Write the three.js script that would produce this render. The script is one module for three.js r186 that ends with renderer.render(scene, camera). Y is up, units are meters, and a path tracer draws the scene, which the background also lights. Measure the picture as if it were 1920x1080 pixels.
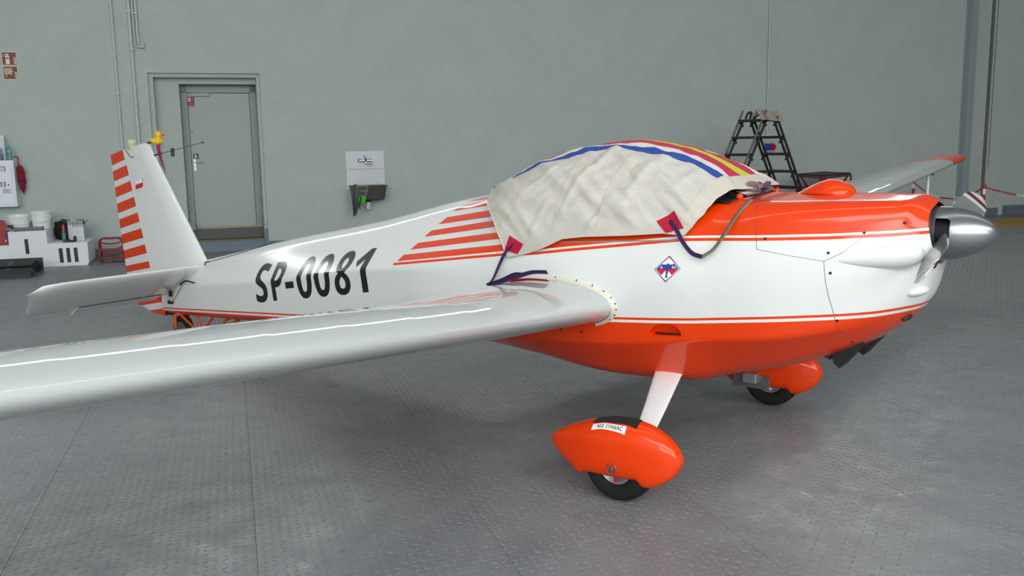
import * as THREE from 'three';
import { RoundedBoxGeometry } from 'three/addons/geometries/RoundedBoxGeometry.js';
import { RectAreaLightUniformsLib } from 'three/addons/lights/RectAreaLightUniformsLib.js';
import { mergeGeometries, mergeVertices, toCreasedNormals } from 'three/addons/utils/BufferGeometryUtils.js';
import { ImprovedNoise } from 'three/addons/math/ImprovedNoise.js';

// ---------------------------------------------------------------- camera, sky, light, exposure
const rad = THREE.MathUtils.degToRad;
const scene = new THREE.Scene();
scene.background = new THREE.Color(0.55, 0.6, 0.65);
const renderer = new THREE.WebGLRenderer({ antialias: true });
renderer.toneMapping = THREE.LinearToneMapping;
renderer.toneMappingExposure = 1.12;
renderer.shadowMap.enabled = true;
RectAreaLightUniformsLib.init();
const camera = new THREE.PerspectiveCamera(2 * Math.atan(540 / 1702) * 180 / Math.PI, 1920 / 1080, 0.05, 200);
camera.position.set(0, 1.64, 0);
camera.rotation.set(rad(-8.94), 0, rad(-0.923), 'XYZ');
scene.add(camera);

// the hangar is turned 17 degrees to the lens: X along the back wall, Z out of it
const RY = rad(17), WX = new THREE.Vector3(Math.cos(RY), 0, -Math.sin(RY)), WZ = new THREE.Vector3(Math.sin(RY), 0, Math.cos(RY));
const ORG = WZ.clone().multiplyScalar(-15.511);
const room = (x, y, z) => ORG.clone().addScaledVector(WX, x).addScaledVector(WZ, z).setY(y);

const DAY = 0xfafdfb;
// [X, Y, Z, width, height, aim, nits, glow]: roof lights and window bands of the hall
const GLAZING = [
  ['roof', 1.0, 7.7, 12.5, 25, 0.22, 'down', 6],
  ['roof', 1.0, 7.7, 21.5, 19, 5.0, 'down', 3.6],
  ['rear', 2.0, 6.0, 0.06, 26, 0.5, 'fwd', 6.5],
  ['front', -2.0, 5.3, 27.6, 19, 4.4, 'back', 4.0],
];
// ---------------------------------------------------------------- helpers
const taken = {};
function numbered(name) {
  const n = taken[name] = (taken[name] ?? -1) + 1;
  return n ? `${name}_${String(n).padStart(3, '0')}` : name;
}
function mesh(name, geo, mat, parent, label) {
  const m = new THREE.Mesh(geo, mat);
  m.name = parent === scene ? numbered(name) : name;
  m.castShadow = m.receiveShadow = true;
  if (label) m.userData.label = label;
  parent.add(m);
  return m;
}
function tag(o, label, category, group) {
  o.userData.label = label; o.userData.category = category;
  if (group) o.userData.group = group;
  return o;
}
function thing(name, label, category, pos, turn = 0, group) {
  const g = new THREE.Group(); g.name = numbered(name);
  g.position.copy(pos); g.rotation.y = turn;
  scene.add(g);
  return tag(g, label, category, group);
}
function struct(name, geo, mat, at = ORG, turn = RY) {
  const m = mesh(name, geo, mat, scene);
  m.position.copy(at); m.rotation.y = turn; m.userData.kind = 'structure';
  return m;
}
function rng(seed) {
  let a = seed >>> 0;
  return () => { a = (a + 0x6d2b79f5) | 0; let t = Math.imul(a ^ (a >>> 15), 1 | a); t = (t + Math.imul(t ^ (t >>> 7), 61 | t)) ^ t; return ((t ^ (t >>> 14)) >>> 0) / 4294967296; };
}
const perlin = new ImprovedNoise();
const noise = (x, y, z = 0) => perlin.noise(x, y, z);
const V = (x, y, z) => new THREE.Vector3(x, y, z);
const lerp = (a, b, t) => a + (b - a) * t;
const clamp = (x, a = 0, b = 1) => Math.min(b, Math.max(a, x));
const smooth = (a, b, x) => { const t = clamp((x - a) / (b - a)); return t * t * (3 - 2 * t); };

function clean(g) {
  let h = g.index ? g.toNonIndexed() : g;
  for (const k of Object.keys(h.attributes)) if (!['position', 'normal', 'uv'].includes(k)) h.deleteAttribute(k);
  if (!h.attributes.normal) h.computeVertexNormals();
  if (!h.attributes.uv) h.setAttribute('uv', new THREE.BufferAttribute(new Float32Array(h.attributes.position.count * 2), 2));
  return h;
}
const join = (...gs) => mergeGeometries(gs.flat().map(clean));
function bx(w, h, d, x = 0, y = 0, z = 0, r = 0.004, seg = 2) {
  const g = new RoundedBoxGeometry(w, h, d, seg, Math.min(r, w / 2.01, h / 2.01, d / 2.01));
  g.translate(x, y, z); return g;
}
function plain(w, h, d, x = 0, y = 0, z = 0) { const g = new THREE.BoxGeometry(w, h, d); g.translate(x, y, z); return g; }
function rod(a, b, r, r2 = r, seg = 12) {
  const d = b.clone().sub(a), g = new THREE.CylinderGeometry(r2, r, d.length(), seg);
  g.translate(0, d.length() / 2, 0);
  g.applyQuaternion(new THREE.Quaternion().setFromUnitVectors(V(0, 1, 0), d.clone().normalize()));
  g.translate(a.x, a.y, a.z);
  return g;
}
function tube(pts, r, seg = 40, rad8 = 8, closed = false) {
  return new THREE.TubeGeometry(new THREE.CatmullRomCurve3(pts, closed, 'centripetal'), seg, r, rad8, closed);
}
function bar(a, b, w, h, up = V(0, 1, 0)) {            // rectangular bar from a to b, w across, h along up
  const d = b.clone().sub(a), L = d.length(), z = d.normalize(), x = up.clone().cross(z).normalize(), y = z.clone().cross(x);
  const g = new RoundedBoxGeometry(w, h, L, 1, Math.min(w, h) * 0.15);
  g.applyMatrix4(new THREE.Matrix4().makeBasis(x, y, z));
  const m = a.clone().add(b).multiplyScalar(0.5); g.translate(m.x, m.y, m.z);
  return g;
}
function lathe(pts, seg = 32) { return new THREE.LatheGeometry(pts.map(([r, y]) => new THREE.Vector2(r, y)), seg); }
// rows of points -> skin; ring closes each row on itself; caps fill the end rows
function skin(rows, ring = false, cap0 = false, cap1 = false, flip = false) {
  const R = rows.length, C = rows[0].length, pos = [], uv = [], idx = [];
  const CC = ring ? C + 1 : C;
  for (let i = 0; i < R; i++) for (let j = 0; j < CC; j++) { const p = rows[i][j % C]; pos.push(p.x, p.y, p.z); uv.push(j / (CC - 1), i / (R - 1)); }
  const quad = (a, b, c, d) => flip ? idx.push(a, c, b, b, c, d) : idx.push(a, b, c, b, d, c);
  for (let i = 0; i < R - 1; i++) for (let j = 0; j < CC - 1; j++) quad(i * CC + j, i * CC + j + 1, (i + 1) * CC + j, (i + 1) * CC + j + 1);
  const cap = (i, rev) => {
    const c = V(0, 0, 0); rows[i].forEach((p) => c.addScaledVector(p, 1 / C));
    const k = pos.length / 3; pos.push(c.x, c.y, c.z); uv.push(0.5, 0.5);
    const k2 = k + 1; for (const p of rows[i]) { pos.push(p.x, p.y, p.z); uv.push(0.5, 0.5); }
    for (let j = 0; j < C; j++) { const a = k2 + j, b = k2 + (j + 1) % C; rev !== flip ? idx.push(k, b, a) : idx.push(k, a, b); }
  };
  if (cap0) cap(0, true); if (cap1) cap(R - 1, false);
  const g = new THREE.BufferGeometry();
  g.setAttribute('position', new THREE.Float32BufferAttribute(pos, 3));
  g.setAttribute('uv', new THREE.Float32BufferAttribute(uv, 2));
  g.setIndex(idx); g.computeVertexNormals();
  if (ring) {                                          // weld the normals over the seam
    const n = g.attributes.normal;
    for (let i = 0; i < R; i++) { const a = i * CC, b = a + C, v = V(n.getX(a) + n.getX(b), n.getY(a) + n.getY(b), n.getZ(a) + n.getZ(b)).normalize(); n.setXYZ(a, v.x, v.y, v.z); n.setXYZ(b, v.x, v.y, v.z); }
  }
  return g;
}
// webbing: a thin strip along pts, its width along side(i)
function ribbon(pts, side, w, t = 0.0015, n = 60) {
  const c = new THREE.CatmullRomCurve3(pts, false, 'centripetal'), rows = [];
  for (let i = 0; i <= n; i++) {
    const u = i / n, p = c.getPoint(u), tg = c.getTangent(u);
    let s = (typeof side === 'function' ? side(u) : side).clone(); s.addScaledVector(tg, -s.dot(tg)).normalize();
    const nn = tg.clone().cross(s).normalize();
    const q = (a, b) => p.clone().addScaledVector(s, a * w / 2).addScaledVector(nn, b * t / 2);
    rows.push([q(-1, -1), q(1, -1), q(1, 1), q(-1, 1)]);
  }
  return skin(rows, true, true, true);
}
function shape(pts) { const s = new THREE.Shape(); pts.forEach(([x, y], i) => i ? s.lineTo(x, y) : s.moveTo(x, y)); s.closePath(); return s; }
function extrude(pts, d, bevel = 0, holes = []) {
  const s = Array.isArray(pts) ? shape(pts) : pts;
  for (const h of holes) { const p = new THREE.Path(); h.forEach(([x, y], i) => i ? p.lineTo(x, y) : p.moveTo(x, y)); p.closePath(); s.holes.push(p); }
  return new THREE.ExtrudeGeometry(s, { depth: d, bevelEnabled: bevel > 0, bevelSize: bevel, bevelThickness: bevel, bevelSegments: 2, curveSegments: 16 });
}
function canvasTex(w, h, draw, wrap) {
  const c = document.createElement('canvas'); c.width = w; c.height = h;
  draw(c.getContext('2d'), w, h);
  const t = new THREE.CanvasTexture(c); t.colorSpace = THREE.SRGBColorSpace; t.anisotropy = 8;
  if (wrap) t.wrapS = t.wrapT = THREE.RepeatWrapping;
  return t;
}
function dataTex(w, h, fn, { srgb = false, repeat = [1, 1] } = {}) {
  const d = new Uint8Array(w * h * 4);
  for (let y = 0; y < h; y++) for (let x = 0; x < w; x++) { const v = fn(x, y), k = (y * w + x) * 4; if (typeof v === 'number') d[k] = d[k + 1] = d[k + 2] = v * 255; else { d[k] = v[0] * 255; d[k + 1] = v[1] * 255; d[k + 2] = v[2] * 255; } d[k + 3] = 255; }
  const t = new THREE.DataTexture(d, w, h); t.magFilter = THREE.LinearFilter; t.minFilter = THREE.LinearMipmapLinearFilter; t.generateMipmaps = true;
  t.wrapS = t.wrapT = THREE.RepeatWrapping; t.repeat.set(...repeat); if (srgb) t.colorSpace = THREE.SRGBColorSpace; t.needsUpdate = true;
  return t;
}
const M = (color, roughness = 0.5, o = {}) => new THREE.MeshStandardMaterial({ color, roughness, side: THREE.DoubleSide, ...o });
const gloss = (color, o = {}) => new THREE.MeshPhysicalMaterial({ color, roughness: 0.45, clearcoat: 1, clearcoatRoughness: 0.03, side: THREE.DoubleSide, ...o });
// a printed plate: canvas on its front face, plain edges
function plateUV(g, w, h) { const p = g.attributes.position, u = g.attributes.uv; for (let i = 0; i < p.count; i++) u.setXY(i, p.getX(i) / w + 0.5, p.getY(i) / h + 0.5); return g; }

const WHITE = '#e2e3e2', ORANGE = '#e63c00';
const mat = {
  white: gloss(WHITE), orange: gloss(ORANGE, { specularIntensity: 0.2, clearcoat: 0.6 }), cream: gloss('#dcd8c8', { clearcoat: 0.4 }),
  wing: gloss('#bcc0c0', { clearcoatRoughness: 0.02 }),  // same white paint, greyed in the colour for the weaker light on upward faces
  silver: new THREE.MeshPhysicalMaterial({ color: '#8d9094', metalness: 0.85, roughness: 0.32, clearcoat: 0.6, clearcoatRoughness: 0.1, side: THREE.DoubleSide }),
  chrome: M('#c9ccd0', 0.12, { metalness: 1 }), steel: M('#8b8f93', 0.4, { metalness: 0.9 }), alu: M('#b9bcbf', 0.35, { metalness: 0.8 }),
  black: M('#141416', 0.55), rubber: M('#0b0a0b', 0.85), darkmetal: M('#2c2b2c', 0.5, { metalness: 0.5 }),
  purple: M('#3b1c58', 0.9), khaki: M('#8d8577', 0.95), crimson: M('#b4082f', 0.85), whitepaint: M('#e6e8ea', 0.5), plastic: gloss('#e4e8ea', { clearcoat: 0.3 }),
  red: gloss('#b4131b', { clearcoat: 0.4 }), seam: M('#3a2a24', 0.8),
};
// ---------------------------------------------------------------- the hall
const wallTex = dataTex(512, 512, (x, y) => {
  const s = (f, k) => { const u = x / 512 * Math.PI * 2, v = y / 512 * Math.PI * 2; return noise(Math.cos(u) * f + k, Math.sin(u) * f + Math.cos(v) * f, Math.sin(v) * f); };
  const n = 0.012 * s(1.2, 3) + 0.012 * s(4, 9) + 0.012 * s(14, 5);
  return [0.735 + n, 0.77 + n, 0.758 + n];
}, { srgb: true, repeat: [0.2, 0.2] });
const wallBump = dataTex(512, 512, (x, y) => 0.5 + 0.3 * noise(x * 0.09, y * 0.09, 1) + 0.2 * noise(x * 0.25, y * 0.25, 4), { repeat: [1.2, 1.2] });
mat.wall = M('#ffffff', 0.75, { map: wallTex, bumpMap: wallBump, bumpScale: 0.0015 });
mat.wallgrey = M('#9ba3a5', 0.6); mat.door = M('#adb4b2', 0.5); mat.doorframe = M('#9da5a4', 0.5);
mat.skirt = M('#6d7882', 0.6); mat.bluegrey = M('#7d8c9a', 0.55); mat.columnSteel = M('#99a3a8', 0.5);
mat.ceil = M('#b9bdbe', 0.9);
function worldUV(g) { const p = g.attributes.position, n = g.attributes.normal, u = g.attributes.uv; for (let i = 0; i < p.count; i++) { const ax = Math.abs(n.getX(i)), ay = Math.abs(n.getY(i)); if (ay > 0.7) u.setXY(i, p.getX(i), p.getZ(i)); else if (ax > 0.7) u.setXY(i, p.getZ(i), p.getY(i)); else u.setXY(i, p.getX(i), p.getY(i)); } return g; }
const XL = -12, XR = 24, ZF = 28, HT = 8;
{
  const layer = (hole, z0, z1) => { const g = clean(extrude([[XL, -0.05], [XR, -0.05], [XR, HT], [XL, HT]], z0 - z1, 0, [hole])); g.translate(0, 0, z1); return g; };
  const hole = (a, b, t) => [[a, 0], [b, 0], [b, t], [a, t]];
  const g = join(layer(hole(-1.143, 0.545, 2.845), 0, -0.07), layer(hole(-1.07, 0.49, 2.785), -0.07, -0.28), layer(hole(-0.705, 0.485, 2.695), -0.28, -0.62), plain(XR - XL, HT, 0.2, (XL + XR) / 2, HT / 2, -0.74));
  struct('wall_back', worldUV(g), mat.wall);
  struct('wall_left', worldUV(clean(plain(0.2, HT, ZF, XL - 0.1, HT / 2, ZF / 2))), mat.wall);
  struct('wall_right', worldUV(clean(plain(0.2, HT, ZF, XR + 0.1, HT / 2, ZF / 2))), mat.wall);
  struct('wall_front', worldUV(clean(plain(XR - XL, HT, 0.2, (XL + XR) / 2, HT / 2, ZF + 0.1))), mat.wall);
  struct('ceiling', worldUV(clean(plain(XR - XL, 0.2, ZF + 0.4, (XL + XR) / 2, HT + 0.1, ZF / 2))), mat.ceil);
  struct('baseboard_back', join(plain(13.7, 0.137, 0.012, 7.4, 0.0685, 0.006), plain(9.5, 0.13, 0.012, -6, 0.065, 0.006), plain(0.62, 0.16, 0.04, 15.28, 0.08, 0.02), plain(8, 0.2, 0.09, 19.75, 0.1, 0.045)), mat.skirt);
  struct('trim_1', join(plain(0.055, 0.34, 0.012, 0.517, 0.17, -0.064), plain(0.012, 0.34, 0.07, 0.538, 0.17, -0.035), plain(0.1, 0.14, 0.03, -0.65, 0.41, -0.3), plain(0.012, 0.14, 0.3, 0.478, 0.41, -0.45)), mat.bluegrey);
}
// hall column, gate jamb and the panel edges beyond it
struct('column', join(bx(0.14, HT, 0.165, 14.585, HT / 2, 0.085, 0.01), bx(0.03, HT, 0.012, 14.5, HT / 2, 0.006, 0.003)), mat.columnSteel);
struct('trim_2', join(plain(0.07, HT, 0.05, 15.17, HT / 2, 0.0)), M('#6b6e6f', 0.7));
struct('trim_3', join(plain(0.012, 3.6, 0.02, 15.29, 2.84, 0.0), plain(0.3, 0.012, 0.02, 15.43, 1.04, 0.0)), M('#5f605a', 0.7));
struct('trim_4', plain(0.3, 7, 0.05, 15.44, 4.5, -0.01), mat.wall);
// steps up to the door
{
  const tread = (y, z0, z1) => plain(1.6, y, z0 - z1, -0.29, y / 2, (z0 + z1) / 2);
  const s = thing('door_step', 'two grey tread plate steps with yellow edges up to the door', 'steps', room(0, 0, 0), RY); s.userData.kind = 'structure'; delete s.userData.category;
  const lowBump = dataTex(128, 128, (x, y) => lug(x / 128 * 2, y / 128 * 2), { repeat: [10, 10] });
  const blue = M('#71818f', 0.45, { bumpMap: lowBump, bumpScale: 0.002 }), dark = M('#595a5c', 0.5, { bumpMap: lowBump, bumpScale: 0.002 });
  mesh('riser', worldUV(clean(plain(1.55, 0.168, 0.2, -0.29, 0.084, -0.19))), blue, s, 'blue grey lower riser');
  mesh('riser', worldUV(clean(plain(1.18, 0.336, 0.16, -0.11, 0.168, -0.545))), dark, s, 'dark grey upper riser');
  mesh('tread', worldUV(clean(plain(1.55, 0.006, 0.42, -0.29, 0.168, -0.28))), dark, s);
  const yel = M('#c9930f', 0.6);
  mesh('edge_strip', bx(1.55, 0.008, 0.05, -0.29, 0.173, -0.11, 0.003), yel, s, 'yellow step edge'); mesh('edge_strip', bx(1.18, 0.008, 0.045, -0.11, 0.34, -0.487, 0.003), yel, s, 'yellow step edge');
}
function lug(u, v) {                                   // tread plate relief: lens shaped lugs, every other one turned
  const cx = Math.floor(u), cy = Math.floor(v), x = u - cx - 0.5, y = v - cy - 0.5, s = (cx + cy) & 1 ? 1 : -1;
  const a = (x + s * y) * 0.7071, b = (x - s * y) * 0.7071, w = 0.085 * (1 - (a / 0.44) ** 2);
  return w > 0 ? clamp((w - Math.abs(b)) / 0.05) : 0;
}
{
  const d = thing('door_1', 'grey flush steel door in deep niche above two steps', 'door', room(0, 0, 0), RY);
  d.userData.kind = 'structure'; delete d.userData.category;
  mesh('door_leaf', bx(0.97, 2.2, 0.045, -0.11, 1.465, -0.585, 0.004), mat.door, d);
  mesh('door_frame', join(plain(0.1, 2.33, 0.06, -0.652, 1.52, -0.585), plain(0.1, 2.33, 0.06, 0.432, 1.52, -0.585), plain(1.18, 0.115, 0.06, -0.11, 2.632, -0.585), plain(1.18, 0.03, 0.08, -0.11, 0.355, -0.59)), mat.doorframe, d);
  mesh('door_closer', bx(0.29, 0.055, 0.05, -0.395, 2.54, -0.54, 0.006), M('#9da4a6', 0.4), d, 'grey overhead door closer');
  const h = mesh('handle', join(bx(0.045, 0.2, 0.012, -0.55, 1.4, -0.557, 0.006), rod(V(-0.55, 1.447, -0.56), V(-0.55, 1.447, -0.5), 0.011), rod(V(-0.555, 1.447, -0.505), V(-0.42, 1.447, -0.505), 0.011)), mat.alu, d, 'steel lever handle on long plate');
  mesh('keyhole', rod(V(-0.55, 1.37, -0.553), V(-0.55, 1.37, -0.548), 0.007), mat.black, h);
  mesh('spyhole', rod(V(-0.563, 1.94, -0.565), V(-0.563, 1.94, -0.557), 0.02), M('#8d8f8c', 0.5), d);
  const g1 = canvasTex(128, 128, (c) => { c.fillStyle = '#0e6b35'; c.fillRect(0, 0, 128, 128); c.fillStyle = '#e9f3d2'; c.fillRect(38, 20, 20, 78); c.fillRect(38, 84, 54, 16); c.beginPath(); c.moveTo(62, 54); c.lineTo(92, 40); c.lineTo(86, 66); c.lineTo(66, 74); c.fill(); });
  mesh('exit_sign', plateUV(bx(0.09, 0.09, 0.003), 0.09, 0.09).translate(-0.527, 1.54, -0.56), M('#fff', 0.5, { map: g1 }), d, 'small green escape sign');
  const r1 = canvasTex(128, 192, (c) => { c.fillStyle = '#8c1521'; c.fillRect(0, 0, 128, 192); c.fillStyle = '#f1e7c8'; c.fillRect(8, 22, 52, 72); c.fillStyle = '#8c1521'; c.beginPath(); c.arc(32, 40, 8, 0, 7); c.fill(); c.fillRect(20, 52, 30, 10); c.fillRect(24, 62, 10, 26); c.fillRect(40, 62, 16, 8); c.fillStyle = '#f1e7c8'; for (let i = 0; i < 3; i++) { c.beginPath(); c.arc(92, 36 + i * 26, 16, 3.6, 6.2); c.arc(90, 30 + i * 26, 12, 6.2, 3.6, true); c.fill(); } c.globalAlpha = 0.55; for (let i = 0; i < 4; i++) c.fillRect(16, 118 + i * 16, 96, 5); });
  mesh('fire_sign', plateUV(bx(0.1, 0.148, 0.003), 0.1, 0.148).translate(-0.545, 2.43, -0.56), M('#fff', 0.5, { map: r1 }), d, 'small dark red fire door sign');
}
{
  const t = thing('card_reader', 'small black card reader on the niche wall left of the door', 'card reader', room(-0.87, 1.614, -0.27), RY);
  mesh('housing', bx(0.05, 0.13, 0.03, 0, 0, 0, 0.006), mat.black, t); mesh('led', bx(0.03, 0.012, 0.004, 0, 0.045, 0.016, 0.001), M('#7a1212', 0.4), t); mesh('keypad', bx(0.032, 0.05, 0.004, 0, -0.02, 0.016, 0.001), M('#3a3550', 0.4), t);
}
// floor of tread plates
{
  const B = 1024, r = rng(7), stains = [];
  for (let i = 0; i < 24; i++) stains.push([r() * B, r() * B, 6 + r() * r() * 50, 3 + r() * 9, r() * 3.14, (r() - 0.75) * 0.16, r() < 0.25]);
  const scr = []; for (let i = 0; i < 60; i++) scr.push([r() * B, r() * B, r() * 3.14, 5 + r() * 50]);
  const col = new Float32Array(B * B * 3);
  for (let y = 0; y < B; y++) for (let x = 0; x < B; x++) {
    const u = x / B * 6.2832, v = y / B * 6.2832, cu = Math.cos(u), su = Math.sin(u), cv = Math.cos(v), sv = Math.sin(v);
    const n = 0.03 * noise(cu * 1.5 + 7, su * 1.5 + cv * 1.5, sv * 1.5) + 0.03 * noise(cu * 5, su * 5 + cv * 5, sv * 5 + 3) + 0.015 * noise(cu * 17, su * 17 + cv * 17, sv * 17 + 8);
    const k = (y * B + x) * 3; col[k] = 0.485 + n; col[k + 1] = 0.49 + n; col[k + 2] = 0.503 + n * 0.9;
  }
  for (const [sx, sy, a, b, ang, s, brown] of stains) {
    const R = Math.ceil(a * 1.3), ca = Math.cos(ang), sa = Math.sin(ang);
    for (let dy = -R; dy <= R; dy++) for (let dx = -R; dx <= R; dx++) {
      const p = (dx * ca + dy * sa) / a, q = (-dx * sa + dy * ca) / b, e = p * p + q * q + 0.5 * noise(dx * 0.12 + sx, dy * 0.12 + sy, 2);
      if (e < 1) { const k = ((((sy + dy) | 0) + B) % B * B + (((sx + dx) | 0) + B) % B) * 3, w = s * (1 - e); col[k] += w; col[k + 1] += w * (brown ? 1.25 : 1); col[k + 2] += w * (brown ? 1.8 : 1); }
    }
  }
  const map = dataTex(B, B, (x, y) => { const k = (y * B + x) * 3; return [clamp(col[k]), clamp(col[k + 1]), clamp(col[k + 2])]; }, { srgb: true, repeat: [1 / 7.3, 1 / 7.3] });
  const rough = dataTex(512, 512, (x, y) => clamp(0.4 + 0.15 * noise(x * 0.03, y * 0.03, 5) + 0.12 * noise(x * 0.11, y * 0.11, 2)), { repeat: [1 / 2.3, 1 / 2.3] });
  mat.floor = M('#ffffff', 1, { map, roughnessMap: rough });
  const base = struct('floor', plain(XR - XL, 0.1, ZF + 0.6, (XL + XR) / 2, -0.056, ZF / 2 - 0.3), M('#2e2d2d', 0.9));
  const PW = 0.97, PL = 2.4;
  for (let i = -12; i < 25; i++) for (let j = -5; j < 7; j++) {
    const x0 = 0.01 + i * PW, z0 = 11.48 + (j - 1) * PL, x1 = x0 + PW - 0.002, z1 = Math.min(z0 + PL - 0.002, ZF), a = Math.max(x0, XL), b = Math.min(x1, XR), c = Math.max(z0, 0);
    if (a >= b || c >= z1 || z0 > 16.5) continue;
    if (i < -9 || i > 20) continue;
    const g = plain(b - a, 0.006, z1 - c, (a + b) / 2, -0.003, (c + z1) / 2);
    worldUV(g); mesh('floor_plate', g, mat.floor, base);
  }
  const rest = [plain(XR - XL, 0.006, ZF - 18.677, (XL + XR) / 2, -0.003, (ZF + 18.677) / 2), plain(3.27, 0.006, 18.67, -10.365, -0.003, 9.335), plain(3.62, 0.006, 18.67, 22.19, -0.003, 9.335)].map((g) => worldUV(clean(g)));
  const m = mesh('floor_plating', join(rest), mat.floor, base); m.userData.kind = 'stuff';
  // raised lugs of the tread plate, turned alternately, as far as they can be told apart
  const lp = [[], [], []]; for (let i = 0; i <= 6; i++) { const u = i / 6 * 2 - 1, w = 0.004 * (1 - u * u) + 0.0004, x = u * 0.0165; lp[0].push(V(x, 0, -w)); lp[1].push(V(x, 0.0028 * (1 - u ** 4), 0)); lp[2].push(V(x, 0, w)); }
  const lugG = skin([...lp].reverse()), spots = [], S = 0.038, P0 = V(0, 0, 0);
  for (let i = -190; i < 360; i++) for (let j = 40; j < 400; j++) {
    const x = i * S, z = j * S; P0.copy(ORG).addScaledVector(WX, x).addScaledVector(WZ, z);
    const d = -P0.z; if (d < 2.9 || d > 13 || Math.abs(P0.x) > d * 0.6 + 0.4) continue;
    spots.push(x, z, (i + j) & 1);
  }
  const lugs = new THREE.InstancedMesh(lugG, M('#787c80', 0.36), spots.length / 3), mt = new THREE.Matrix4(), cl = new THREE.Color(), q = rng(5);
  for (let k = 0; k < spots.length / 3; k++) { mt.makeRotationY(spots[k * 3 + 2] ? Math.PI / 4 : -Math.PI / 4).setPosition(spots[k * 3], 0.0, spots[k * 3 + 1]); lugs.setMatrixAt(k, mt); const v = 0.8 + q() * 0.35; lugs.setColorAt(k, cl.setRGB(v, v, v)); }
  lugs.name = 'tread_lugs'; lugs.userData.kind = 'stuff'; lugs.castShadow = lugs.receiveShadow = true; base.add(lugs);
}
// glazing: each window a structure that glows, with a light of its own size before it
{
  const glow = {}, frame = M('#8a8f92', 0.5);
  GLAZING.forEach(([kind, x, y, z, w, h, aim, nits], i) => {
    const n = Math.round(w / 3.4), pw = w / n, parts = [];
    const pane = glow[nits] ??= new THREE.MeshStandardMaterial({ color: '#dfe6e8', roughness: 0.4, emissive: DAY, emissiveIntensity: nits * 0.5 });
    const flat = aim === 'down';
    const g = [], f = [];
    for (let k = 0; k < n; k++) { const cx = x - w / 2 + (k + 0.5) * pw; g.push(flat ? plain(pw - 0.12, 0.02, h, cx, y, z) : plain(pw - 0.12, h, 0.02, cx, y, z)); }
    for (let k = 0; k <= n; k++) { const cx = x - w / 2 + k * pw; f.push(flat ? plain(0.12, 0.1, h, cx, y, z) : plain(0.12, h, 0.1, cx, y, z)); }
    for (const s of [-1, 1]) f.push(flat ? plain(w + 0.12, 0.1, 0.08, x, y, z + s * (h / 2 + 0.04)) : plain(w + 0.12, 0.08, 0.1, x, y + s * (h / 2 + 0.04), z));
    if (flat) f.push(plain(w, 0.02, h, x, y + 0.06, z));
    struct('window_' + (i + 1), join(g), pane);
    struct('trim_' + (i + 10), join(f), frame);
    const L = new THREE.RectAreaLight(DAY, nits, w, h); L.name = numbered('window_light');
    L.position.copy(room(x, y - (flat ? 0.07 : 0), z - (flat ? 0 : aim === 'fwd' ? -0.07 : 0.07)));
    const to = flat ? room(x, 0, z) : room(x, y, 0); L.rotation.order = 'YXZ';
    if (flat) L.rotation.set(-Math.PI / 2, RY, 0); else L.rotation.set(0, RY + (aim === 'fwd' ? Math.PI : 0), 0);
    L.castShadow = true; scene.add(L);
  });
}
// ---------------------------------------------------------------- the motor glider: x forward, y up, z to starboard
// stations: x, keel y | bottom edge y,z | lower crease y,z | side crease y,z | shoulder y,z | ridge y | corner softness of the four edges
const ST = [
  [-5.13, 0.235, 0.238, 0.012, 0.265, 0.03, 0.46, 0.036, 0.60, 0.022, 0.615, 0.3, 0.2, 0.2, 0.3],
  [-4.5, 0.258, 0.262, 0.045, 0.30, 0.09, 0.535, 0.11, 0.70, 0.05, 0.735, 0.3, 0.1, 0.1, 0.3],
  [-3.4, 0.325, 0.33, 0.1, 0.385, 0.2, 0.675, 0.235, 0.905, 0.095, 0.96, 0.3, 0.08, 0.06, 0.3],
  [-2.4, 0.395, 0.4, 0.15, 0.475, 0.3, 0.835, 0.35, 1.085, 0.13, 1.14, 0.3, 0.08, 0.06, 0.3],
  [-1.6, 0.445, 0.455, 0.2, 0.53, 0.375, 0.945, 0.445, 1.245, 0.17, 1.315, 0.3, 0.05, 0.15, 0.35],
  [-1.35, 0.44, 0.455, 0.215, 0.54, 0.4, 0.975, 0.47, 1.28, 0.22, 1.35, 0.3, 0.08, 0.2, 0.35],
  [-1.0, 0.415, 0.435, 0.24, 0.565, 0.43, 1.02, 0.5, 1.2, 0.42, 1.25, 0.3, 0.05, 0.3, 0.4],
  [-0.45, 0.365, 0.388, 0.26, 0.6, 0.455, 1.0, 0.52, 1.235, 0.46, 1.27, 0.3, 0.05, 0.4, 0.4],
  [0.05, 0.39, 0.418, 0.26, 0.66, 0.46, 1.02, 0.512, 1.3, 0.44, 1.32, 0.3, 0.05, 0.45, 0.4],
  [0.22, 0.44, 0.472, 0.25, 0.688, 0.452, 1.04, 0.498, 1.352, 0.392, 1.392, 0.3, 0.05, 0.45, 0.3],
  [0.45, 0.5, 0.535, 0.24, 0.715, 0.44, 1.06, 0.48, 1.352, 0.4, 1.387, 0.3, 0.06, 0.45, 0.28],
  [0.75, 0.61, 0.645, 0.2, 0.775, 0.37, 1.08, 0.425, 1.362, 0.36, 1.392, 0.35, 0.1, 0.45, 0.26],
  [0.95, 0.735, 0.76, 0.165, 0.855, 0.29, 1.12, 0.362, 1.364, 0.308, 1.392, 0.4, 0.35, 0.45, 0.28],
  [1.06, 0.83, 0.85, 0.12, 0.935, 0.225, 1.16, 0.31, 1.355, 0.26, 1.385, 0.45, 0.45, 0.45, 0.34],
  [1.125, 0.93, 0.938, 0.1, 1.01, 0.178, 1.19, 0.265, 1.33, 0.205, 1.368, 0.45, 0.45, 0.45, 0.45],
  [1.155, 1.07, 1.074, 0.085, 1.11, 0.155, 1.2, 0.232, 1.31, 0.185, 1.348, 0.45, 0.45, 0.45, 0.45],
];
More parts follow.
